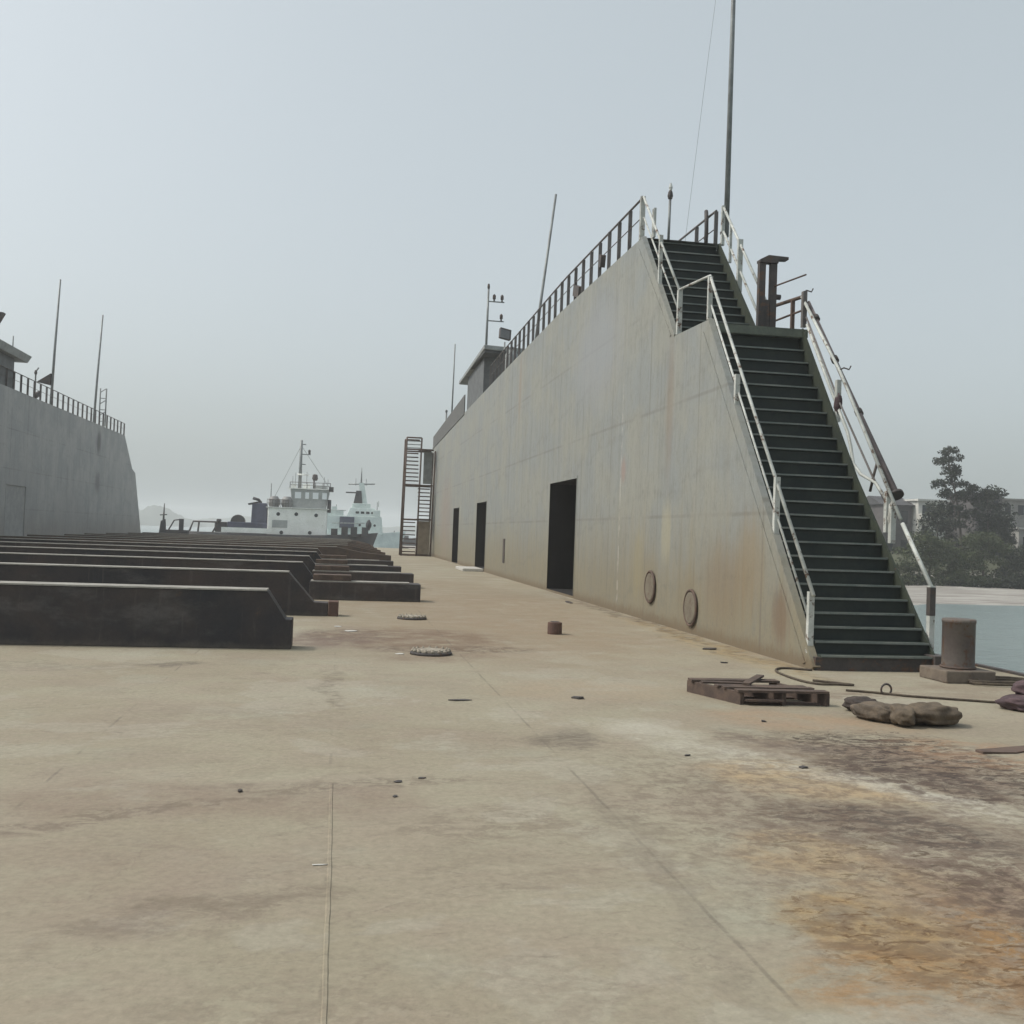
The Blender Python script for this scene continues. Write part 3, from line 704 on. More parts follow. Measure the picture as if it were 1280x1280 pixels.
MB().tube([(xo, 14.35, 2.45), (xo + .01, 14.28, 2.68), (xo + .03, 14.22, 2.88)], .022, 6).build('broken_strut', DARKM, o_)
k = MB(); k.ball((xo, 15.44, 3.92), (.07, .06, .16), 12, 8, .4); tag(k.build('rag', SACKP, origin=(xo, 15.44, 3.78)), 'dark purple rag tied to a post of the battered handrail', 'rag')
k = MB(); k.ball((xo + .01, 13.72, 2.08), (.06, .05, .20), 14, 9, .5); tag(k.build('cloth', SACKL, origin=(xo, 13.72, 1.9)), 'pale cloth wrapped round a post low on the battered handrail', 'cloth')
pp = thing('flanged_pipe', 'long grey-pink pipe with an end flange, lying along the outer stair handrail', 'pipe', (8.0, 13.83, 2.37))
pa, pb, pc = Vector((8.0, 16.91, 5.90)), Vector((8.0, 15.71, 4.53)), Vector((8.0, 13.84, 2.40))
PIPEM = worn('pinkish_pipe', (.20, .17, .165), (.14, .12, .12), .6, rust=.4, sc=5)
MB().tube([pa, pb, pc], [.028, .036, .050], 10).build('pipe', PIPEM, pp)
dd = (pc - pb).normalized()
MB().tube([pc - dd * .01, pc + dd * .035], .105, 20).build('flange', DARKM, pp)
for f_ in (.10, .34, .62):
    q = pa.lerp(pc, f_ * 1.0 + .0); MB().tube([q - dd * .05, q + dd * .05], .062, 10).build('clamp', DARKM, pp)

# outer side, upper flight and landing
xo2 = 7.885
rail_along('stair_rail', 'white handrail on the open side of the upper stair flight', 'handrail', (xo2, 18.4, 5.46),
    [((xo2, 19.9, 6.75), (xo2, 19.9, 7.84), .10, .07), ((xo2, 20.93, 8.0), (xo2, 20.93, 8.86), .07, .07), ((xo2, 20.45, 7.5), (xo2, 20.45, 8.34), .05, .05)],
    [('top_rail', [(xo2, 18.45, 6.20), (xo2, 20.95, 8.86)], .028), ('middle_rail', [(xo2 + .01, 18.45, 5.62), (xo2 + .01, 20.95, 8.34)], .026)], WHITE, WHITE)
rail_along('landing_rail', 'short rusty dark railing at the outer edge of the stair landing', 'railing', (xo2, 17.5, 5.47),
    [((xo2, 17.3, 5.34), (xo2, 17.3, 6.02), .06, .06), ((xo2, 18.30, 5.34), (xo2, 18.30, 6.16), .07, .06)],
    [('top_rail', [(xo2, 18.36, 6.10), (xo2, 16.86, 5.98)], .035), ('middle_rail', [(xo2, 18.36, 5.80), (xo2, 16.86, 5.74)], .02), ('stay_bar', [(7.62, 17.6, 6.30), (xo2 + .05, 16.9, 6.38)], .016)], RUSTM, RUSTM)
fr = thing('winch_frame', 'upright dark rusty frame of two posts standing on the stair landing', 'frame', (7.5, 17.6, 5.50))
for x in (7.40, 7.62):
    MB().box(x - .06, x + .06, 17.55, 17.65, 5.348, 6.72).build('post', DARKM, fr)
MB().prism_y([(7.335, 6.723), (7.685, 6.723), (7.69, 6.79), (7.88, 6.80), (7.88, 6.85), (7.50, 6.86), (7.335, 6.77)], 17.52, 17.68).build('top_plate', DARKM, fr)
MB().box(7.465, 7.555, 17.56, 17.64, 5.348, 6.05).build('web_plate', DARKM, fr)
MB().lathe((7.72, 17.6, 6.12), [(.05, -.05), (.05, .05)], 12, 'X').build('pin', DARKM, fr)

# ------------------------------------------------------------------ railings along the wing tops
def top_railing(label, x, y0, y1, n, zf, h, ends=True, pw=.085, brackets=()):
    t = thing('wing_railing', label, 'railing', (x, y0, zf(y0)))
    for i in range(n):
        y = y0 + (y1 - y0) * i / (n - 1); z = zf(y)
        MB().box(x - pw / 2, x + pw / 2, y - .014, y + .014, z + .002, z + h + random.uniform(-.02, .01)).build('post', GREYP, t)
    for nm, q, r in (('top_rail', h, .026), ('middle_rail', h * .55, .012)):
        MB().tube([(x, y0 + (y1 - y0) * i / 12, zf(y0 + (y1 - y0) * i / 12) + q) for i in range(13)], r, 6).build(nm, GREYP, t)
    for (y, dz, s_) in brackets:
        MB().rbox((x + .02, y, zf(y) + dz), (.12, s_, .30), 0, (.3, 0)).build('bracket', DARKM, t)
    return t
top_railing('long dark railing along the deck-side top edge of the weathered wing', XR + .06, 21.15, 43.5, 26, top_z, .93, brackets=((24.6, .42, .25), (27.2, .22, .7)))
top_railing('short dark railing on the seaward top edge behind the upper stairs', xo2 - .02, 21.3, 40.0, 16, top_z, .86)
def top_zl(y): return 8.12 + (y - 29) * .23 / 26 if y < 55 else 8.35 + (y - 55) * .11 / 32
top_railing('long thin railing along the top of the hazy left wing', XL - .05, 50.5, 85.9, 30, top_zl, .95, pw=.11, brackets=((62.0, .25, .8),))
lp = thing('rail_loop', 'bent dark pipe loop standing at the top of the stairs by the seaward railing', 'pipe', (7.75, 21.6, 8.0))
MB().tube([(7.72, 21.5, 8.01), (7.72, 21.5, 8.75), (7.74, 21.6, 8.93), (7.80, 21.75, 8.9), (7.83, 21.8, 8.6), (7.80, 21.72, 8.40), (7.76, 21.65, 8.34)], .045, 8).build('pipe', DARKM, lp)
MB().lathe((7.72, 21.5, 8.003), [(.12, 0), (.12, .03)], 16).build('base_flange', DARKM, lp)

# ------------------------------------------------------------------ masts, poles, lamps
fp = thing('flagpole', 'very tall thin grey flagpole rising past the picture from the head of the stairs', 'flagpole', (7.97, 20.95, 8.2))
MB().tube([(7.97, 20.95, 8.2), (7.97, 20.95, 12.5), (7.97, 20.95, 17.5)], [.062, .052, .038], 10).build('pole', GALV, fp)
MB().box(7.85, 7.99, 20.90, 21.0, 8.25, 8.31).build('bracket', DARKM, fp)
MB().box(7.86, 7.99, 20.90, 21.0, 8.70, 8.76).build('bracket', DARKM, fp)
MB().tube([(8.05, 24.2, 8.0), (8.02, 22.8, 12.2), (7.97, 20.98, 17.3)], .0035, 5).build('stay_wire', GALV, fp)
lp = thing('lamp_post', 'slim lamp post with a bulb head at the top of the upper stair flight', 'lamp post', (6.76, 21.2, 8.0))
MB().tube([(6.76, 21.2, 8.0), (6.77, 21.2, 9.0)], .03, 8).build('pole', GALV, lp)
MB().lathe((6.77, 21.2, 9.0), [(.045, 0), (.062, .06), (.05, .14), (.03, .18)], 12).build('lamp_head', DARKM, lp)
MB().lathe((6.775, 21.2, 9.18), [(.03, 0), (.045, .07), (.02, .16)], 10).build('lamp_bulb', LENS, lp)
po = thing('antenna_pole', 'bare pole leaning right behind the railing of the weathered wing', 'pole', (6.42, 34.3, 8.05))
MB().tube([(6.33, 34.3, 8.0), (6.45, 34.3, 9.4), (6.87, 34.3, 13.36)], [.055, .05, .04], 8).build('pole', GALV, po)
MB().lathe((6.33, 34.3, 8.06), [(.12, 0), (.12, .03)], 12).build('base_plate', GALV, po)
ms = thing('light_mast', 'slim mast with two side arms of small lamps on the control house roof', 'mast', (6.40, 47.0, 9.95))
MB().tube([(6.36, 47, 9.95), (6.38, 47, 13.0)], [.06, .045], 8).build('pole', GALV, ms)
MB().lathe((6.38, 47, 13.0), [(.05, 0), (.065, .1), (.04, .24)], 10).build('top_lamp', DARKM, ms)
for z, xs in ((12.42, (6.66, 7.03)), (11.52, (7.02,))):
    a = MB().tube([(6.38, 47, z), (7.14, 47, z)], .03, 6).build('arm', GALV, ms)
    for x in xs: MB().lathe((x, 47, z + .03), [(.05, 0), (.03, .06), (.075, .1), (.075, .26), (.03, .32)], 10).build('lamp', DARKM, a)
fl = thing('floodlight', 'square floodlight on a short post beside the control house', 'floodlight', (6.45, 42.0, 8.0))
MB().tube([(6.46, 42, 7.95), (6.46, 42, 9.62)], .03, 8).build('post', GALV, fl)
k = MB().rbox((6.46, 42.0, 9.95), (.50, .16, .46), R(15), (R(-15), R(9))).build('lamp_housing', DARKM, fl, bevel=.02)
MB().rbox((6.44, 41.90, 9.93), (.42, .012, .38), R(15), (R(-15), R(9))).build('lens', worn('dusty_lens', (.16, .165, .17), (.12, .125, .13), .35), k)
po = thing('antenna_pole', 'thin upright pole rising above the plated railing beyond the control house', 'pole', (6.24, 60, 7.6))
MB().tube([(6.22, 60, 7.6), (6.27, 60, 12.74)], [.05, .035], 8).build('pole', GALV, po)
MB().lathe((6.22, 60, 7.65), [(.1, 0), (.1, .04)], 10).build('base_plate', GALV, po)
po = thing('vent_stub', 'short stub vent pipe at the far end of the plated railing', 'vent', (6.32, 64, 7.5))
MB().tube([(6.32, 64, 7.5), (6.30, 64, 9.15)], .055, 8).build('pipe', GALV, po)
MB().lathe((6.30, 64, 9.15), [(.075, 0), (.075, .12), (.02, .17)], 10).build('cap', GALV, po)
for lab, yb, zt, lean in (('taller hazy pole on the left wing carrying a floodlight', 66.0, 16.2, .15), ('right-hand hazy pole on the left wing, beside a small lattice stand', 77.0, 16.3, .2)):
    po = thing('lamp_pole', lab, 'pole', (XL - .35, yb, top_zl(yb)))
    MB().tube([(XL - .35, yb, top_zl(yb)), (XL - .35 + .6 * lean, yb, 12), (XL - .35 + 1.5 * lean, yb, zt)], [.085, .075, .05], 8).build('pole', GALV, po)
    MB().lathe((XL - .35, yb, top_zl(yb) + .003), [(.18, 0), (.18, .05)], 12).build('base_plate', GALV, po)
    if yb < 70:
        k = MB().prism_y([(XL - 1.15, 9.85), (XL - .40, 9.70), (XL - .38, 10.4)], yb - .2, yb + .2).build('floodlight', DARKM, po)
po = thing('lattice_stand', 'narrow hazy lattice stand on the left wing beside the right-hand pole', 'stand', (XL + .1, 78.4, top_zl(78)))
for dx in (0, .42):
    MB().tube([(XL - .3 + dx, 78.4, 8.43), (XL - .3 + dx, 78.4, 11.2)], .05, 6).build('leg', GALV, po)
for i in range(6):
    MB().tube([(XL - .3, 78.4, 8.8 + i * .42), (XL + .12, 78.4, 8.8 + i * .42 + (.3 if i % 2 else 0))], .03, 6).build('brace', GALV, po)
po = thing('lamp_post', 'small hooked lamp post behind the railing of the left wing', 'lamp post', (XL - .3, 62.5, 8.37))
MB().tube([(XL - .3, 62.5, 8.37), (XL - .3, 62.5, 10.0), (XL - .15, 62.5, 10.25)], .045, 6).build('pole', GALV, po)
MB().lathe((XL - .3, 62.5, 9.85), [(.07, 0), (.09, .1), (.05, .24)], 10).build('lamp_head', DARKM, po)

# ------------------------------------------------------------------ control houses on the wing tops
HW = worn('control_house_grey', (.135, .145, .15), (.10, .108, .112), .7, rust=.3)
HF = worn('roof_fascia', (.30, .32, .32), (.22, .235, .235), .7, rust=.3)
h = thing('control_house', 'low grey control house with an overhanging flat roof on the weathered wing', 'control house', (7.0, 49, 7.8))
MB().box(6.16, 7.75, 46.0, 52.0, 7.7, 9.62).build('wall', HW, h)
rf = MB().hexa([(5.95, 44.6, 9.75), (7.95, 44.6, 9.68), (7.95, 54.2, 9.46), (5.95, 54.2, 9.52), (5.95, 44.6, 9.95), (7.95, 44.6, 9.88), (7.95, 54.2, 9.62), (5.95, 54.2, 9.70)]).build('roof', HF, h, bevel=.03)
MB().box(5.99, 7.9, 44.7, 54.0, 9.625, 9.72).build('ceiling_board', worn('soffit_dark', (.07, .075, .08), (.09, .095, .1), .8), rf)
k = MB().lathe((7.0, 43.4, 7.98), [(.28, 0), (.28, 1.35), (.2, 1.55), (.05, 1.6)], 20)
k = tag(k.build('water_tank', HF, origin=(7.0, 43.4, 7.98)), 'small pale drum tank standing in front of the control house', 'tank')
MB().lathe((7.0, 43.4, 9.58), [(.07, 0), (.07, .12)], 10).build('filler_cap', DARKM, k)
h = thing('control_house', 'hazy control house with a flared roof edge at the left picture edge', 'control house', (XL - 1, 52, 8.3))
MB().box(XL - 2.0, XL - .10, 46.5, 57.9, 8.3, 10.0).build('wall', HW, h)
rf = MB().hexa([(XL - 2.8, 45.0, 10.0), (XL + .2, 45.0, 10.0), (XL + .2, 59.2, 10.0), (XL - 2.8, 59.2, 10.0), (XL - 2.8, 45.0, 10.42), (XL + .3, 45.0, 10.42), (XL + .3, 59.6, 10.42), (XL - 2.8, 59.6, 10.42)]).build('roof', HF, h, bevel=.03)
fl = thing('floodlight', 'hazy floodlight on the roof of the left control house, cut by the picture edge', 'floodlight', (XL - .2, 55.3, 10.42))
MB().tube([(XL - .2, 55.2, 10.42), (XL - .2, 55.2, 11.3)], .04, 6).build('post', GALV, fl)
MB().prism_y([(XL - .55, 11.95), (XL + .15, 11.9), (XL - .15, 11.3), (XL - .55, 11.3)], 55.0, 55.4).build('lamp_housing', DARKM, fl)
po = thing('antenna_pole', 'tiny rod standing on the roof of the left control house', 'pole', (XL, 57.2, 10.42))
MB().tube([(XL, 57.2, 10.42), (XL, 57.2, 11.1)], .03, 6).build('pole', GALV, po)
MB().lathe((XL, 57.2, 10.423), [(.06, 0), (.06, .03)], 8).build('base_plate', GALV, po)

# ------------------------------------------------------------------ stair tower at the far end of the weathered wing
t = thing('stair_tower', 'rusty open scaffold stair tower with ladder flights at the far end of the wing', 'stair tower', (5.0, 68, 0))
XA, XM, XB, YA, YB = 3.98, 4.95, 5.86, 66.9, 68.6
for x in (XA, XM, XB):
    for y in (YA, YB):
        if x == XM and y == YB: continue
        MB().tube([(x, y, 0), (x + .1, y, 7.72 if x < 5.5 else 6.9)], .06, 6).build('post', RUSTM, t)
for z in (.06, 2.38, 4.62, 6.95, 7.72):
    xb = XB if z < 7.5 else XM + .1
    for y in (YA, YB): MB().tube([(XA + z * .013, y, z), (xb, y, z)], .055, 6).build('beam', RUSTM, t)
for z in (2.40, 4.64, 6.97):
    MB().box(XM + .02 if z != 4.64 else XA + .1, XB - .03 if z != 4.64 else XM, YA + .05, YB - .05, z + .02, z + .05).build('platform', DARKM, t)
for i in range(8):
    for (x0, x1, z0, z1) in ((XA + .06, XM - .04, .10, 2.3), (XM + .06, XB - .06, 2.5, 4.55), (XA + .1, XM, 4.75, 6.9)):
        q = i / 8 + .06; z = z0 + (z1 - z0) * q
        MB().box(x0, x1, YA + .2 + q * 1.2, YA + .42 + q * 1.2, z, z + .07).build('step', RUSTM, t)
for i in range(3):
    MB().tube([(XA + .1, YA, 7.05 + i * .22), (XM + .1, YA, 7.05 + i * .22)], .03, 6).build('guard_rail', GALV, t)
MB().box(XM + .04, XB - .04, YA + .4, YA + .43, .12, 2.3).build('side_panel', worn('tan_panel', (.32, .27, .2), (.25, .21, .16), .8, rust=.4), t)
MB().box(XM + .3, XB - .04, YA + .4, YA + .43, 4.75, 6.85).build('side_panel', worn('sky_grey_panel', (.26, .28, .27), (.2, .215, .21), .7), t)  # grey sheet stands in for sky showing through the tower

# ------------------------------------------------------------------ keel blocks across the dock
ROWS = [13.72, 19.0, 24.5, 30.0, 35.5, 41.5, 47.0, 53.0, 59.0, 65.0, 71.0, 77.0, 83.0]
names = ['nearest', 'second', 'third', 'fourth', 'fifth', 'sixth', 'seventh', 'eighth', 'ninth', 'tenth', 'eleventh', 'twelfth', 'farthest']
for i, y in enumerate(ROWS):
    brown = i >= 6
    zt = .75 if i < 1 else .77
    xl = -15.0 + random.uniform(-.3, .3)
    if i == 0:
        prof = [(xl, 0), (-.57, 0), (-.57, .39), (-.66, .39), (-.90, zt), (xl, zt)]; xt = -.90
    elif i == 1:
        prof = [(xl, 0), (-.16, 0), (-.16, .24), (-.42, .25), (-.88, zt), (xl, zt)]; xt = -.88
    elif not brown:
        q = -.80 + random.uniform(-.05, .05); prof = [(xl, 0), (q + .45, 0), (q + .45, .2), (q, zt), (xl, zt)]; xt = q
    else:
        q = random.uniform(-.1, .3) + (i - 6) * .15; prof = [(xl, 0), (2.35, 0), (2.35, .46), (q + 1.2, .56), (q, zt), (xl, zt)]; xt = q
    lab = {0: 'black keel block beam nearest the camera with a chamfered end', 1: 'second black keel block beam from the camera, its foot ending in a rusty shoe'}.get(i, '%s %s keel block beam counting back from the camera' % (names[i], 'rust-brown' if brown else 'black'))
    o = thing('keel_block', lab, 'keel block', (-7, y, 0), 'keel block beams lying across the dock')
    MB().prism_y(prof, y, y + .42).build('beam', BLOCKR if brown else BLOCKM, o, bevel=.012)
    cap = MB(); cap.box(xl, xt - .01, y - .012, y + .43, zt + .002, zt + .022); cap.build('top_plate', BLOCKT, o)
    if i == 1:
        MB().box(-.155, .03, y - .03, y + .36, .0, .27).build('end_shoe', BRICKM, o, bevel=.015)
SY = [23.3, 28.9, 34.5, 40.4]
sn = ['nearest', 'second', 'third', 'farthest']
for i, y in enumerate(SY):
    o = thing('side_block', '%s of the four low dark side blocks beside the open lane' % sn[i], 'side block', (.8, y, 0), 'low side blocks by the lane')
    xe = (1.86, 2.1, 2.08, 2.12)[i]
    MB().box(-.62 - .1 * i, xe, y, y + .7, 0, .40).build('beam', BLOCKM, o, bevel=.015)
    MB().box(-.6 - .1 * i, xe - .25 - .1 * i, y + .02, y + .5, .403, .425).build('top_plate', BLOCKT, o)
    MB().box(-.55 - .1 * i, .3, y + .1, y + .6, .428, .56).build('packing', WOODM, o, bevel=.015)

# ------------------------------------------------------------------ bollard
o = thing('bollard', 'single grey-brown cylindrical mooring bollard on a square base by the stair foot', 'bollard', (7.62, 11.62, 0))
MB().box(7.27, 7.93, 11.33, 11.92, .0, .15).build('base', worn('bollard_base', (.17, .14, .11), (.11, .09, .075), .8, rust=.5), o, bevel=.015)
k = MB().lathe((7.62, 11.64, .152), [(.195, 0), (.193, .06), (.193, .56), (.2, .565), (.2, .60), (.185, .61)], 36).build('post', BOLLM, o)
MB().tube([(7.62 + .198 * math.cos(a * math.pi / 18), 11.64 + .198 * math.sin(a * math.pi / 18), .166) for a in range(36)], .016, 6, closed=True).build('weld_collar', RUSTM, k)

# ------------------------------------------------------------------ pallet
pal = thing('pallet', 'broken weathered wooden pallet lying flat on the deck before the stair foot', 'pallet', (4.3, 10.05, 0))
A, B, C_, D = Vector((3.70, 10.48, 0)), Vector((3.97, 9.67, 0)), Vector((4.90, 9.60, 0)), Vector((4.67, 10.45, 0))
def pq(u, v, z): # u across, v deep
    p = (B * (1 - u) + C_ * u) * (1 - v) + (A * (1 - u) + D * u) * v; return Vector((p.x, p.y, z))
for v, wd in ((.06, .13), (.30, .10), (.43, .11), (.93, .15)):
    MB().bar(pq(.0, v, .135), pq(1.0, v, .135 + random.uniform(-.006, .004)), .022, wd, (0, 1, 0)).build('top_board', WOODM, pal)
MB().bar(pq(.04, .77, .132), pq(.55, .74, .128), .02, .09, (0, 1, 0)).build('top_board', WOODM, pal)
for u in (.03, .49, .97):
    MB().bar(pq(u, .0, .062), pq(u, 1, .062), .05, .122).build('stringer', WOODM, pal)
for v in (.1, .55, .95):
    MB().bar(pq(.06, v, .012), pq(.94, v, .012), .018, .10, (0, 1, 0)).build('bottom_board', WOODM, pal)
MB().bar(pq(.055, -.012, .05), pq(.465, -.012, .05), .02, .085, (0, 1, 0)).build('side_board', WOODM, pal)
k = MB().bar((4.16, 9.98, .162), (4.55, 10.52, .175), .08, .022); tag(k.build('loose_board', WOODM, origin=(4.36, 10.25, .15)), 'short loose board lying askew on top of the pallet', 'board')

# ------------------------------------------------------------------ sacks, ropes, scrap on the deck
sacks = [((5.10, 9.36, .07), (.17, .13, .07), 15, 'small dark sack at the far left end of the sack heap', SACKD),
         ((4.98, 8.86, .08), (.23, .14, .085), -62, 'rounded brown sack on the near left of the heap', SACKM),
         ((5.12, 8.66, .085), (.11, .22, .088), -20, 'short upright brown sack wedged in the middle of the heap', SACKB),
         ((5.42, 8.66, .10), (.26, .185, .095), 10, 'largest brown sack, bulging at the right end of the heap', SACKB),
         ((5.40, 9.10, .05), (.28, .18, .055), 18, 'flat slumped sack behind the others in the heap', SACKM),
         ((7.02, 9.52, .065), (.30, .20, .08), 10, 'lower purple-brown sack at the right picture edge', SACKP),
         ((7.18, 9.62, .20), (.22, .16, .09), -10, 'upper purple-brown sack lying on another at the right picture edge', SACKP)]
for i, (c, r, rz, lab, mt) in enumerate(sacks):
    b = MB().ball(c, r, 56, 34, .20, .82, R(rz), i * 3.7)
    for j, v in enumerate(b.v):
        q = mnoise.noise(Vector(v) * 9 + Vector((i, 0, 0))) * .007 - (1 - abs(mnoise.noise(Vector((v[0] * 5, v[1] * 5, v[2] * 8 + i))))) ** 8 * .006
        b.v[j] = (v[0] + q, v[1] + q, max(.004 if c[2] < .15 else .1, v[2] + q))
    tag(b.build('sack', mt, origin=(c[0], c[1], 0)), lab, 'sack', 'old sacks on the deck')
def smooth_path(p, n=6):
    out = []
    for i in range(len(p) - 1):
        p0, p1, p2, p3 = [Vector(p[max(0, min(len(p) - 1, i + k))]) for k in (-1, 0, 1, 2)]
        for k in range(n):
            t_ = k / n
            out.append(.5 * ((2 * p1) + (p2 - p0) * t_ + (2 * p0 - 5 * p1 + 4 * p2 - p3) * t_ ** 2 + (3 * p1 - p0 - 3 * p2 + p3) * t_ ** 3))
    out.append(Vector(p[-1])); return out
hoop = [(6.02, 12.30), (5.70, 12.46), (5.48, 12.2), (5.40, 11.73), (5.41, 11.27), (5.51, 11.07), (5.71, 11.06), (5.90, 11.02), (5.76, 11.17), (5.57, 11.36)]
tag(MB().tube(smooth_path([(x, y, .015) for x, y in hoop]), .014, 8).build('hose', ROPEM, origin=(5.5, 11.6, 0)), 'dark hose curved in a loop beside the foot of the wall and stairs', 'hose')
line = [(5.6, 10.62), (5.86, 10.48), (6.12, 10.26), (6.41, 10.12), (6.69, 9.99), (7.0, 9.86), (7.6, 9.7), (8.6, 9.75)]
tag(MB().tube(smooth_path([(x, y, .014) for x, y in line]), .013, 6).build('mooring_line', ROPEM, origin=(6.6, 10.1, 0)), 'thin dark line lying slack across the deck behind the sacks', 'rope')
tag(MB().tube([(5.97 + .06 * math.cos(a * math.pi / 10), 10.42, .055 + .06 * math.sin(a * math.pi / 10)) for a in range(20)], .012, 6, closed=True).build('lashing_ring', DARKM, origin=(5.97, 10.42, 0)), 'small steel lashing ring standing up beside the slack line', 'ring')
coil = [(8.0 + .45 * math.cos(a * .5), 11.2 + .2 * math.sin(a * .5) + a * .008, .02 + .001 * a) for a in range(34)]
tag(MB().tube(coil, .018, 6).build('rope_coil', ROPEM, origin=(8.0, 11.2, 0)), 'loose coil of rope beside the bollard base', 'rope')

def manhole(c, label, rad, nb):
    o = thing('deck_manhole', label, 'manhole', (c[0], c[1], 0), 'bolted manholes in the deck')
    f_ = MB().lathe((c[0], c[1], 0.001), [(rad, 0), (rad, .03), (rad - .02, .035)], 32).build('flange', DARKM, o)
    MB().lathe((c[0], c[1], .037), [(rad - .075, 0), (rad - .085, .025), (rad - .12, .03)], 32).build('cover', PALEM, o)
    for i in range(nb):
        a = 2 * math.pi * i / nb
        MB().lathe((c[0] + (rad - .038) * math.cos(a), c[1] + (rad - .038) * math.sin(a), .036), [(.024, 0), (.024, .028), (.012, .03), (.012, .046)], 6).build('bolt', PALEM, f_)
manhole((1.24, 13.45), 'nearer bolted round manhole in the deck with chalky pale bolts', .275, 16)
manhole((1.36, 18.8), 'farther bolted round manhole in the deck, beyond the pale one', .27, 16)
k = MB().lathe((3.54, 16.5, .0), [(.115, 0), (.12, .02), (.118, .19), (.08, .2)], 20)
o = k.build('pipe_stub', BRICKM, origin=(3.54, 16.5, 0)); tag(o, 'short rust-red iron stub standing on the open deck', 'pipe stub')
MB().lathe((3.54, 16.5, .2), [(.07, 0), (.07, .008)], 16).build('plug', DARKM, o)
def scrap(name, lab, cat, c, size, rz, mt, n=6, z=0.002):
    b = MB(); pts = []
    for i in range(n):
        a = 2 * math.pi * i / n; q = random.uniform(.75, 1.15)
        x, y = size[0] * q * math.cos(a), size[1] * q * math.sin(a)
        pts.append((c[0] + x * math.cos(rz) - y * math.sin(rz), c[1] + x * math.sin(rz) + y * math.cos(rz)))
    base = len(b.v); b.v += [(x, y, z) for x, y in pts] + [(x, y, z + size[2] * random.uniform(.35, .8)) for x, y in pts]
    b.face([base + n + i for i in range(n)])
    for i in range(n):
        j = (i + 1) % n; b.face([base + i, base + j, base + n + j, base + n + i])
    return tag(b.build(name, mt, origin=(c[0], c[1], 0)), lab, cat)
scrap('scrap_plate', 'dark flat scrap of steel lying alone on the deck in front of the pale manhole', 'scrap', (1.19, 9.77), (.115, .05, .014), .1, DARKM)
scrap('scrap', 'crumpled dark scrap on the deck between the rusty stub and the pallet', 'scrap', (2.40, 9.95), (.06, .07, .03), .6, DARKM, 5)
scrap('scrap', 'dark chip beside the wall foot, below the round wall covers', 'scrap', (5.5, 14.6), (.12, .07, .03), .3, DARKM)
scrap('chip', 'tiny dark chip, left one of a pair on the middle of the deck', 'chip', (.43, 6.58), (.03, .022, .012), .5, DARKM, 5)
scrap('chip', 'tiny dark chip, right one of a pair on the middle of the deck', 'chip', (.585, 6.68), (.027, .016, .01), .1, DARKM, 5)
scrap('chip', 'tiny dark chip nearest the camera of those beside the weld bead', 'chip', (.39, 6.22), (.02, .014, .01), .9, DARKM, 5)
scrap('pebble', 'single small black pebble on the deck left of the weld bead', 'pebble', (-.53, 6.36), (.018, .018, .02), 0, DARKM, 7)
scrap('paper_scrap', 'slim white paper strip beside the weld bead in the foreground', 'paper', (-.035, 4.975), (.045, .012, .004), .05, PLATEW, 5)
scrap('paper_scrap', 'white scrap lying beyond the first keel block end, left of two', 'paper', (.03, 17.0), (.07, .10, .012), .2, PLATEW, 5)
scrap('paper_scrap', 'white scrap lying beyond the first keel block end, right of two', 'paper', (.23, 16.3), (.11, .10, .012), .1, PLATEW, 6)
scrap('paper_scrap', 'pale flake on the deck just left of the pale manhole', 'paper', (.83, 13.4), (.06, .05, .01), .4, PLATEW, 5)
scrap('scrap_sheet', 'warped rusty sheet scrap at the right picture edge below the sacks', 'scrap', (5.45, 7.55), (.40, .10, .022), .25, RUSTM, 7)
scrap('scrap', 'long dark splinter at the foot of the wall, right of the big doorway', 'scrap', (5.6, 24.5), (.08, .5, .02), -.1, DARKM, 6)
scrap('chip', 'small dark chip on the deck between the wall foot and the pallet', 'chip', (5.1, 13.0), (.06, .05, .02), 0, DARKM, 5)
scrap('chip', 'small dark chip on the brown stain between pallet and camera', 'chip', (3.83, 8.75), (.03, .03, .02), 0, DARKM, 5)
scrap('chip', 'small dark chip in the pale puddle stain', 'chip', (3.36, 6.95), (.045, .03, .015), .3, DARKM, 5)
scrap('chip', 'small dark chip left of the big stain, in front of the pallet', 'chip', (2.62, 7.35), (.03, .02, .012), .3, DARKM, 5)

# ------------------------------------------------------------------ tug beyond the dock
TY = 115.0
tug = thing('tugboat', 'white harbour tug with a blue funnel lying beyond the far end of the dock', 'tugboat', (-5, TY, WZ))
def hull(b, x0, x1, y, bw, z0, ztop, bow, n=14):
    L, Rr = [], []
    for i in range(n + 1):
        q = i / n; x = x0 + (x1 - x0) * q
        wd = bw * (1 - max(0, (q - .6) / .4) ** 2.2) * (.86 + .14 * min(1, q * 6)) + .05
        zt = ztop + bow * max(0, (q - .5) / .5) ** 2
        L.append((x, y - wd, zt)); Rr.append((x, y + wd, zt))
    bl = [(p[0] - (p[0] - x0) * .06, y + (p[1] - y) * .8, z0) for p in L]; br = [(p[0] - (p[0] - x0) * .06, y + (p[1] - y) * .8, z0) for p in Rr]
    base = len(b.v); m_ = n + 1; b.v += bl + L + Rr + br
    for i in range(n):
        b.face([base + i, base + i + 1, base + m_ + i + 1, base + m_ + i], True)
        b.face([base + m_ + i, base + m_ + i + 1, base + 2 * m_ + i + 1, base + 2 * m_ + i])
        b.face([base + 2 * m_ + i, base + 2 * m_ + i + 1, base + 3 * m_ + i + 1, base + 3 * m_ + i], True)
    b.face([base, base + m_, base + 2 * m_, base + 3 * m_]); b.face([base + n, base + m_ + n, base + 2 * m_ + n, base + 3 * m_ + n])
    return b
hl = hull(MB(), -16.2, 4.2, TY, 3.3, WZ - .5, .75, .55).build('hull', SHIPD, tug)
MB().box(-12.4, -7.2, TY - 3.0, TY - 2.9, .8, 1.35).build('bulwark', SHIPW, tug)
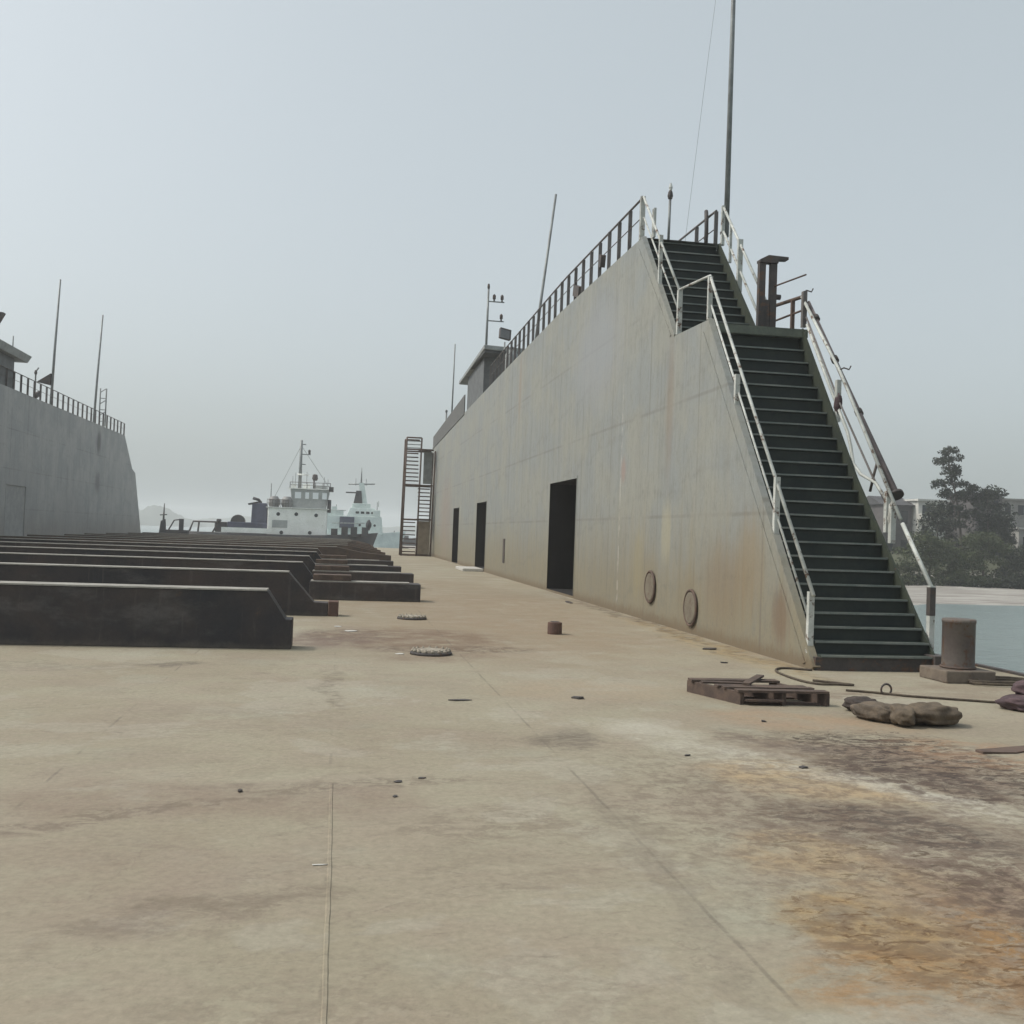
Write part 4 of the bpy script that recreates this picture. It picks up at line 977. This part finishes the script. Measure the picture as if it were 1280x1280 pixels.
dk = MB().box(-7.7, -1.45, TY - 2.4, TY + 2.4, .7, 3.62).build('deckhouse', SHIPW, tug, bevel=.08)
for x, z in ((-6.6, 2.95), (-4.7, 3.0), (-2.6, 2.95), (-6.2, .98), (-3.2, 1.05)):
    MB().lathe((x, TY - 2.42, z), [(.2, 0), (.2, .03)], 16, 'Y').build('porthole', GLASS, dk)
MB().box(-7.9, -1.25, TY - 2.6, TY + 2.6, 3.625, 3.70).build('boat_deck', SHIPW, tug)
wh = MB().hexa([(-5.2, TY - 1.7, 3.70), (-1.62, TY - 1.7, 3.70), (-1.62, TY + 1.7, 3.70), (-5.2, TY + 1.7, 3.70), (-5.45, TY - 1.85, 5.75), (-1.25, TY - 1.85, 5.75), (-1.25, TY + 1.85, 5.75), (-5.45, TY + 1.85, 5.75)]).build('wheelhouse', SHIPV, tug, bevel=.05)
for x0, x1 in ((-4.95, -4.3), (-3.85, -3.45), (-3.05, -2.45), (-2.05, -1.55)):
    MB().box(x0, x1, TY - 1.87, TY - 1.80, 4.72, 5.42).build('window', PGLASS, wh)
MB().box(-5.6, -1.05, TY - 2.0, TY + 2.0, 5.753, 5.85).build('roof', SHIPW, wh)
rl = MB()
for x in (-5.5, -4.6, -3.7, -2.8, -2.0, -1.2): rl.tube([(x, TY - 1.9, 5.85), (x, TY - 1.9, 6.5)], .035, 6)
rl.tube([(-5.5, TY - 1.9, 6.48), (-1.2, TY - 1.9, 6.48)], .035, 6); rl.tube([(-5.5, TY - 1.9, 6.18), (-1.2, TY - 1.9, 6.18)], .025, 6)
rl.build('roof_rail', GREYP, tug)
mt = MB().tube([(-4.55, TY, 5.8), (-4.55, TY, 11.2)], [.2, .14], 8).build('mast', GALV, tug)
for z, l_ in ((9.6, 1.0), (10.7, .45), (8.5, .5)): MB().box(-4.5, -4.5 + l_, TY - .06, TY + .06, z, z + .1).build('arm', GALV, mt)
MB().lathe((-3.65, TY, 9.7), [(.12, 0), (.14, .4), (.05, .5)], 10).build('lamp', DARKM, mt)
for x, z in ((-5.3, 7.2), (-5.0, 7.6), (-1.9, 7.2), (-1.5, 7.0), (-3.8, 7.7)): MB().tube([(x, TY - .5, 5.85), (x, TY - .5, z)], .03, 5).build('whip_aerial', GALV, tug)
k = MB().tube([(-3.0, TY - 1, 5.85), (-3.0, TY - 1, 6.9)], .09, 8); k.lathe((-2.9, TY - 1.2, 6.95), [(.2, -.2), (.32, 0), (.25, .45), (.1, .5)], 12); k.build('searchlight', DARKM, tug)
rl = MB()
for i in range(9): rl.tube([(-7.8 + i * .28 * 1.0, TY - 2.5, 3.7), (-7.8 + i * .28, TY - 2.5, 4.5)], .03, 5)
rl.tube([(-7.8, TY - 2.5, 4.5), (-5.5, TY - 2.5, 4.5)], .035, 5); rl.tube([(-7.8, TY - 2.5, 4.1), (-5.5, TY - 2.5, 4.1)], .025, 5); rl.build('boat_deck_rail', GREYP, tug)
MB().tube([(-7.6, TY, 3.7), (-7.6, TY, 6.3)], .05, 6).build('radio_mast', GALV, tug)
MB().tube([(-4.55, TY, 10.6), (-7.7, TY + .2, 3.8)], .022, 4).build('mast_stay', GALV, tug)
MB().tube([(-4.55, TY, 10.6), (-1.2, TY + .2, 5.9)], .022, 4).build('mast_stay', GALV, tug)
MB().box(-1.35, -.85, TY - 2.1, TY - 1.9, 5.55, 6.1).build('name_board', SHIPD, tug)
MB().box(-5.4, -4.9, TY - 1.6, TY - .8, 5.855, 6.3).build('vent_box', SHIPW, tug)
MB().box(-2.9, -1.6, TY - 1.4, TY - .4, 5.855, 6.2).build('roof_locker', SHIPV, tug)
MB().tube([(-4.85, TY - .3, 7.4), (-3.6, TY - .3, 7.4)], .09, 6).build('radar_bar', SHIPW, tug)
MB().box(-7.2, -5.6, TY - 2.45, TY - 2.405, 1.5, 2.3).build('hull_panel', SHIPV, dk)
k = MB().box(-4.2, -3.4, TY - .6, TY + .2, 5.85, 6.35).build('roof_box', SHIPW, tug)
for x in (-7.1, -5.75): MB().lathe((x, TY - 1.9, 3.71), [(.5, 0), (.62, .3), (.6, .8), (.35, 1.15)], 16).build('liferaft_drum', worn('raft_grey', (.2, .2, .2), (.28, .28, .27), .6), tug)
fn = MB().hexa([(-9.55, TY - .9, 1.9), (-7.85, TY - .9, 1.9), (-7.85, TY + .9, 1.9), (-9.55, TY + .9, 1.9), (-9.5, TY - .8, 4.1), (-7.95, TY - .8, 4.1), (-7.95, TY + .8, 4.1), (-9.5, TY + .8, 4.1)]).build('funnel', SHIPB, tug, bevel=.08)
k = MB().hexa([(-9.9, TY - .85, 3.85), (-8.9, TY - .85, 4.11), (-8.9, TY + .85, 4.11), (-9.9, TY + .85, 3.85), (-9.95, TY - .85, 4.0), (-8.9, TY - .85, 4.25), (-8.9, TY + .85, 4.25), (-9.95, TY + .85, 4.0)])
k.tube([(-8.6, TY, 4.1), (-8.9, TY, 4.45), (-9.5, TY, 4.62)], .16, 8); k.build('exhaust', SHIPD, fn)
MB().box(-11.9, -7.75, TY - 1.8, TY + 1.8, .76, 1.95).build('engine_casing', SHIPB, tug, bevel=.06)
k = MB().lathe((-10.9, TY - .9, 1.95), [(.75, -.5), (.8, 0), (.75, .5)], 18, 'Y'); k.build('towing_winch', SHIPD, tug)
k = MB().box(-13.3, -12.1, TY - 1.2, TY + .8, .8, 1.9); k.box(-13.1, -12.6, TY - 1.5, TY - 1.0, 1.9, 2.2); k.build('winch_base', SHIPD, tug, bevel=.1)
k = MB(); k.tube([(-15.8, TY - 2, .7), (-15.4, TY - 2, 1.85), (-12.9, TY - 2, 1.85), (-13.4, TY - 2, .7)], .11, 6); k.tube([(-14.9, TY - 2, .7), (-14.8, TY - 2, 1.85)], .1, 6); k.build('towing_arch', DARKM, tug)
k = MB()
for x in (-.6, .5, 1.5, 2.7): k.box(x - .35, x + .35, TY - 2.4, TY - 1.4, .8, 1.6 + .25 * (x > 0))
k.ball((3.1, TY - .9, 2.1), (.3, .3, .6), 10, 7, .3); k.build('fender_stack', SHIPD, tug)
MB().tube([(-.9, TY - 2.6, 2.2), (1.0, TY - 2.5, 2.25), (2.6, TY - 2.0, 2.3)], .05, 6).build('bow_rail', WHITE, tug)
k = MB().box(-1.44, -1.05, TY - 2.0, TY - 1.5, 3.3, 4.7); k.build('side_light_box', SHIPD, tug, bevel=.05)

# ------------------------------------------------------------------ patrol ship behind the tug
GY = 142.0
sp = thing('patrol_ship', 'pale green patrol ship with a tapering radar mast, partly behind the tug', 'ship', (3, GY, WZ))
hull(MB(), -9, 9.0, GY, 3.0, WZ - .5, .9, .7).build('hull', SHIPG, sp)
k = MB().hexa([(-3.5, GY - 2.3, .9), (5.75, GY - 2.3, .9), (5.75, GY + 2.3, .9), (-3.5, GY + 2.3, .9), (-3.2, GY - 2.1, 3.4), (5.5, GY - 2.1, 3.4), (5.5, GY + 2.1, 3.4), (-3.2, GY + 2.1, 3.4)]).build('deckhouse', SHIPG, sp, bevel=.06)
k2 = MB().hexa([(.8, GY - 1.9, 3.4), (5.2, GY - 1.9, 3.4), (5.2, GY + 1.9, 3.4), (.8, GY + 1.9, 3.4), (1.25, GY - 1.6, 4.55), (4.55, GY - 1.6, 4.55), (4.55, GY + 1.6, 4.55), (1.25, GY + 1.6, 4.55)]).build('bridge', SHIPG, sp, bevel=.05)
for x in (2.0, 2.7, 3.4, 4.1): MB().box(x, x + .45, GY - 1.86, GY - 1.7, 3.75, 4.05).build('window', GLASS, k2)
for x in (2.6, 3.6, 4.6): MB().lathe((x, GY - 2.26, 2.2), [(.17, 0), (.17, .05)], 12, 'Y').build('porthole', GLASS, k)
MB().box(-.1, 1.85, GY - 2.75, GY - 2.35, 1.75, 3.25).build('locker', SHIPB, sp, bevel=.03)
m1 = MB().hexa([(1.65, GY - .5, 5.0), (2.9, GY - .5, 5.0), (2.9, GY + .5, 5.0), (1.65, GY + .5, 5.0), (2.0, GY - .3, 6.9), (2.7, GY - .3, 6.9), (2.7, GY + .3, 6.9), (2.0, GY + .3, 6.9)]).build('mast', SHIPD, sp)
MB().hexa([(2.75, GY - .3, 5.0), (3.6, GY - .3, 5.0), (3.6, GY + .3, 5.0), (2.75, GY + .3, 5.0), (2.3, GY - .25, 8.0), (3.0, GY - .25, 8.0), (3.0, GY + .25, 8.0), (2.3, GY + .25, 8.0)]).build('mast_tower', SHIPG, sp)
MB().tube([(2.65, GY, 7.9), (2.62, GY, 10.1)], [.14, .05], 6).build('topmast', GALV, sp)
MB().tube([(.9, GY, 7.75), (4.5, GY, 7.9)], .09, 6).build('yard', GALV, sp)
MB().box(.6, 2.4, GY - .5, GY + .5, 6.55, 6.7).build('radar_platform', SHIPD, sp)
for x in (1.9, 3.3, 5.1): MB().tube([(x, GY, 7.6 if x < 4 else 4.8), (x, GY, 8.6 if x < 4 else 5.6)], .04, 5).build('whip_aerial', GALV, sp)
MB().tube([(-3.0, GY - 2.4, 4.1), (.7, GY - 2.4, 4.1)], .05, 6).build('deck_rail', WHITE, sp)
MB().box(1.5, 4.0, GY - 1.2, GY + 1.2, 4.553, 5.15).build('upper_bridge', SHIPG, sp, bevel=.05)
MB().box(-2.6, .4, GY - 1.8, GY + 1.8, 3.403, 4.1).build('aft_house', SHIPG, sp, bevel=.05)
MB().box(4.3, 5.3, GY - 2.0, GY - 1.2, 3.403, 4.3).build('bridge_wing', SHIPG, sp, bevel=.05)
for x, z in ((-1.8, 5.2), (-.6, 4.9), (4.9, 5.4)): MB().tube([(x, GY - 1, 3.6), (x, GY - 1, z)], .05, 5).build('whip_aerial', GALV, sp)
MB().box(-1.2, -.5, GY - 1.6, GY - .8, 4.103, 4.6).build('searchlight', SHIPG, sp)

# far low barge, workboat, jetty
fb = thing('barge', 'low dark barge far off to the right of the ships', 'barge', (10, 205, WZ))
hull(MB(), 6, 16, 205, 2.5, WZ - .5, .0, .5).build('hull', SHIPD, fb)
MB().box(8.3, 10.2, 203.5, 206.5, .0, 1.1).build('cabin', SHIPD, fb)
k = MB(); k.box(11, 13.5, 203.8, 206.2, .0, .7); k.box(10.6, 10.75, 204.9, 205.1, 0, 1.6); k.build('deck_cargo', SHIPD, fb)
wb = thing('workboat', 'small dark workboat with an open cabin frame beyond the left wing end', 'workboat', (-15.5, 101, WZ))
hull(MB(), -18.5, -11.5, 101, 1.5, WZ - .5, .35, .2).build('hull', SHIPD, wb)
MB().box(-16.2, -14.2, 100.2, 101.6, .35, .95).build('engine_box', SHIPD, wb, bevel=.05)
k = MB(); k.tube([(-15.9, 100.3, .9), (-15.4, 100.3, 1.85), (-14.75, 100.3, 1.95)], .07, 6); k.box(-14.95, -14.55, 100.2, 100.5, .9, 2.0); k.build('cabin_frame', SHIPD, wb)
k = MB(); k.tube([(-16.45, 100.6, .3), (-16.4, 100.6, 3.4)], [.16, .04], 6); k.build('mast', SHIPD, wb)
MB().hexa([(-16.8, 100.3, .36), (-16.15, 100.3, .36), (-16.15, 100.9, .36), (-16.8, 100.9, .36), (-16.65, 100.4, 1.75), (-16.25, 100.4, 1.95), (-16.25, 100.8, 1.95), (-16.65, 100.8, 1.75)]).build('winch', SHIPD, wb, bevel=.06)
MB().tube([(-16.75, 100.5, 2.3), (-16.1, 100.5, 2.35)], .05, 5).build('yard', SHIPD, wb)

# ------------------------------------------------------------------ houses on the far shore
CONC = worn('dingy_concrete', (.30, .295, .275), (.22, .215, .2), .85, sc=.8)
PLAST = worn('pale_plaster', (.62, .62, .58), (.48, .48, .45), .85, sc=.7)
DKBR = worn('dark_brickwork', (.115, .105, .105), (.085, .08, .08), .85, sc=.9)
ROOFM = worn('dark_tile', (.085, .085, .09), (.06, .06, .062), .8, sc=1.2)
def house(label, x0, x1, y, dep, ztop, wall, zb=.0, storeys=2, cols=2, roof='flat', rm=None):
    h = thing('house', label, 'house', ((x0 + x1) / 2, y, zb), 'houses on the far shore')
    b = MB().box(x0, x1, y, y + dep, zb, ztop).build('wall', wall, h)
    rm = rm or CONC
    if roof == 'flat':
        MB().box(x0 - .25, x1 + .25, y - .3, y + dep + .2, ztop + .002, ztop + .22).build('roof', rm, h)
    elif roof == 'flared':
        MB().prism_y([(x0 - .55, ztop + .35), (x0 - .35, ztop + .02), (x1 + .35, ztop + .02), (x1 + .55, ztop + .35), (x1 + .1, ztop + .28), (x0 - .1, ztop + .28)], y - .4, y + dep + .3).build('roof', rm, h)
    else:
        MB().prism_x([(y - .4, ztop + .002), (y + dep + .3, ztop + .002), (y + dep / 2, ztop + 1.1)], x0 - .3, x1 + .3).build('roof', rm, h)
    sh = (ztop - zb) / storeys; cw = (x1 - x0) / cols
    for i in range(storeys):
        for j in range(cols):
            cx_ = x0 + cw * (j + .5); z0 = zb + sh * i + sh * .35; z1 = zb + sh * i + sh * .8
            wd = MB().box(cx_ - cw * .22, cx_ + cw * .22, y - .03, y - .003, z0, z1).build('window', GLASS, h)
            MB().box(cx_ - cw * .28, cx_ + cw * .28, y - .12, y - .002, z0 - .1, z0 - .02).build('sill', wall, wd)
    return h
house('dark low house half hidden by the stair rail, left of the white house', 62.6, 66.2, 111, 6, 6.75, DKBR, storeys=2, cols=2, roof='gable', rm=ROOFM)
hh_ = house('pale three-storey house with balconies behind the bushes', 66.45, 70.0, 110, 6, 7.3, PLAST, storeys=3, cols=2, roof='flat', rm=PLAST)
for z in (3.0, 5.1): MB().box(66.3, 69.2, 109.0, 109.95, z, z + .7).build('balcony', PLAST, hh_)
house('dark brown house with a flared roof edge right of the tall tree', 75.1, 78.6, 112, 6, 8.4, DKBR, storeys=3, cols=2, roof='flared', rm=ROOFM)
house('grey house at the right picture edge behind the flat shed', 79.2, 84.5, 113, 6, 8.0, CONC, storeys=3, cols=3)
house('low pale shed with a thick flat roof slab at the right picture edge', 76.6, 84.0, 106, 4, 4.35, CONC, storeys=1, cols=4, roof='flat', rm=PLAST)
house('grey house well right of the picture on the far shore', 92, 100, 112, 7, 8.2, CONC, storeys=3, cols=3)

# ------------------------------------------------------------------ trees and bushes
def leafmat(name, c1, c2):
    m = NM(name, 0.75, 0, 0.2); m.color(m.mix(m.ramp(m.noise(m.P, .9, 5, .7), .35, .65), c1, c2)); return m.m
LF = [leafmat('leaf_dark', (.016, .021, .017), (.028, .035, .025)), leafmat('leaf_mid', (.028, .036, .024), (.045, .055, .034))]
LG = [leafmat('leaf_green', (.036, .052, .024), (.058, .075, .035)), leafmat('leaf_olive', (.055, .066, .034), (.08, .09, .048))]
BARK = worn('bark', (.06, .05, .042), (.09, .075, .06), .9)
def leaf_cloud(clumps, per, size, rnd):
    b = MB()
    for (c, r) in clumps:
        c = Vector(c)
        for _ in range(int(per * max(.3, r[0] * r[2]))):
            d_ = Vector((rnd.gauss(0, 1), rnd.gauss(0, 1), rnd.gauss(0, 1)))
            d_ = d_.normalized() * rnd.random() ** .45
            p = c + Vector((d_.x * r[0], d_.y * r[1], d_.z * r[2]))
            u = Vector((rnd.gauss(0, 1), rnd.gauss(0, 1), rnd.gauss(0, 1))).normalized()
            v = u.cross(Vector((rnd.gauss(0, 1), rnd.gauss(0, 1), rnd.gauss(0, 1)))).normalized()
            s_ = size * rnd.uniform(.5, 1.3)
            b.poly([p - u * s_, p + v * s_ * .5, p + u * s_, p - v * s_ * .5], False, rnd.randint(0, 1))
    return b
def tree(label, x, y, zb, limbs, clumps, mats, per, size, seed, tr=.16, group='trees on the far shore'):
    rnd = random.Random(seed)
    t = thing('tree', label, 'tree', (x, y, zb), group)
    leaf_cloud(clumps, per, size, rnd).build('crown', mats, t, fix=False)
    top = limbs[0][-1]
    MB().tube(smooth_path(limbs[0], 3), [tr * (1 - .8 * i / (3 * (len(limbs[0]) - 1))) for i in range(3 * (len(limbs[0]) - 1) + 1)], 7).build('trunk', BARK, t)
    for l_ in limbs[1:]:
        MB().tube(l_, [tr * .45 - tr * .33 * i / (len(l_) - 1) for i in range(len(l_))], 5).build('limb', BARK, t)
    return t
Y0 = 98.0
rnd = random.Random(3)
cl = []; lb = [[(64.3, Y0, .3), (64.0, Y0, 4), (63.4, Y0, 7.5), (62.6, Y0, 10.2), (62.5, Y0, 12.2)]]
for z, xc, wd in ((11.9, 62.4, .8), (11.2, 63.1, .7), (11.0, 61.8, .6), (10.2, 62.8, .9), (9.4, 62.3, 1.0), (8.8, 63.9, .8), (8.6, 61.4, .7), (8.2, 64.8, .8), (7.6, 62.4, 1.1), (7.4, 63.9, 1.0), (6.9, 65.2, .8), (6.2, 63.2, 1.0), (5.4, 64.2, 1.2), (4.6, 63.3, 1.1)):
    for q in range(3):
        cl.append(((xc + rnd.uniform(-.7, .7), Y0 + rnd.uniform(-1, 1), z + rnd.uniform(-.3, .3)), (wd * rnd.uniform(.5, .95), .7, .34 + .16 * rnd.random())))
    lb.append([(63.1 + (8 - z) * .15, Y0, z - .9), ((xc + 63.1) / 2, Y0 + rnd.uniform(-.3, .3), z - .3), (xc, Y0, z)])
tree('tall ragged pine-like tree with a sparse top, highest on the far shore', 64.3, Y0, .3, lb, cl, LF, 330, .16, 5)
def mass(x0, x1, zt, zb, y, n, rnd, r=(.7, 1.3)):
    c = []
    for _ in range(n):
        q = rnd.random(); x = rnd.uniform(x0, x1); e = 1 - abs((x - (x0 + x1) / 2) / ((x1 - x0) / 2)) ** 2.4
        z = zb + (zt - zb) * e * (1 - q ** 1.6); k = rnd.uniform(*r) * .6
        c.append(((x, y + rnd.uniform(-1.2, 1.2), z), (k * 1.2, k, k * .8)))
    return c
rnd = random.Random(11)
tree('dense dark bushy tree right of the ragged pine-like tree', 67.0, 97.5, .3, [[(67.0, 97.5, .2), (66.9, 97.5, 3), (66.7, 97.5, 7)]], mass(64.4, 69.9, 8.2, .2, 97.5, 170, rnd) + [((66.7, 97.5, 8.1), (.35, .4, .7))], LF, 130, .15, 6)
tree('rounded dark tree in front of the pale three-storey house', 63.0, 100.5, .3, [[(63, 100.5, .2), (63, 100.5, 5)]], mass(61.0, 65.4, 6.6, .6, 100.5, 130, rnd), LF, 130, .15, 7)
tree('grey-green tree between the flared-roof house and the flat shed', 72.2, 103, .4, [[(72.2, 103, .3), (72.2, 103, 3)]], mass(70.4, 74.4, 5.4, .8, 103, 50, rnd), LF, 120, .16, 8)
bush_l = ['light green bush right behind the lower stair rail', 'olive bush below the pale three-storey house', 'olive bush at the water below the dark bushy tree', 'dark bush below the flat shed', 'dark green bush at the right picture edge on the bank', 'low green bush out past the right picture edge']
for i, (x0, x1, zt, y, mt) in enumerate(((50.0, 57.5, 3.0, 87, LG), (56.0, 62.4, 3.2, 87, LG), (60.5, 66.0, 2.2, 86, LF), (64.5, 70.4, 2.2, 86, LF), (68.5, 75.5, 2.3, 86.5, LF), (73.5, 83, 2.4, 87, LF))):
    c = mass(x0, x1, zt, -1.5, y, 110, rnd) + [((rnd.uniform(x0, x1), y - 1.2, -1.5 + rnd.random() * .6), (.8, .7, .5)) for _ in range(26)]
    t = thing('bush', bush_l[i], 'bush', ((x0 + x1) / 2, y, -1.7), 'bushes on the far bank')
    leaf_cloud(c, 230, .13, rnd).build('foliage', mt, t, fix=False)
    MB().tube([((x0 + x1) / 2, y, -1.9), ((x0 + x1) / 2 + .2, y, zt * .5)], [.14, .05], 6).build('stem', BARK, t)
for i, (x0, x1, zt, y, lab) in enumerate(((26, 36, 5.5, 118, 'hazy dark tree clump hidden behind the stairs, left one'), (36, 47, 6.5, 116, 'hazy dark tree clump hidden behind the stairs, middle one'), (46, 57, 5.6, 114, 'hazy dark tree clump hidden behind the stairs, right one'), (86, 96, 6.5, 104, 'hazy dark tree out past the right picture edge'))):
    tree(lab, (x0 + x1) / 2, y, .3, [[((x0 + x1) / 2, y, .2), ((x0 + x1) / 2, y, zt * .7)]], mass(x0, x1, zt, .0, y, 90, rnd, (1.2, 2.2)), LF, 40, .3, 20 + i)

# ------------------------------------------------------------------ haze
b = MB().box(-900, 900, -60, 1500, WZ - 2.5, 24)
m = bpy.data.materials.new('haze_air'); m.use_nodes = True; t = m.node_tree
for n in list(t.nodes): t.nodes.remove(n)
o = t.nodes.new('ShaderNodeOutputMaterial'); v = t.nodes.new('ShaderNodeVolumePrincipled')
v.inputs['Color'].default_value = (.93, .95, .97, 1); v.inputs['Density'].default_value = .0009; v.inputs['Anisotropy'].default_value = .15
t.links.new(v.outputs[0], o.inputs['Volume'])
hz = b.build('haze', m); hz['kind'] = 'stuff'
for ob in S.objects:
    if '_w' in ob: del ob['_w']
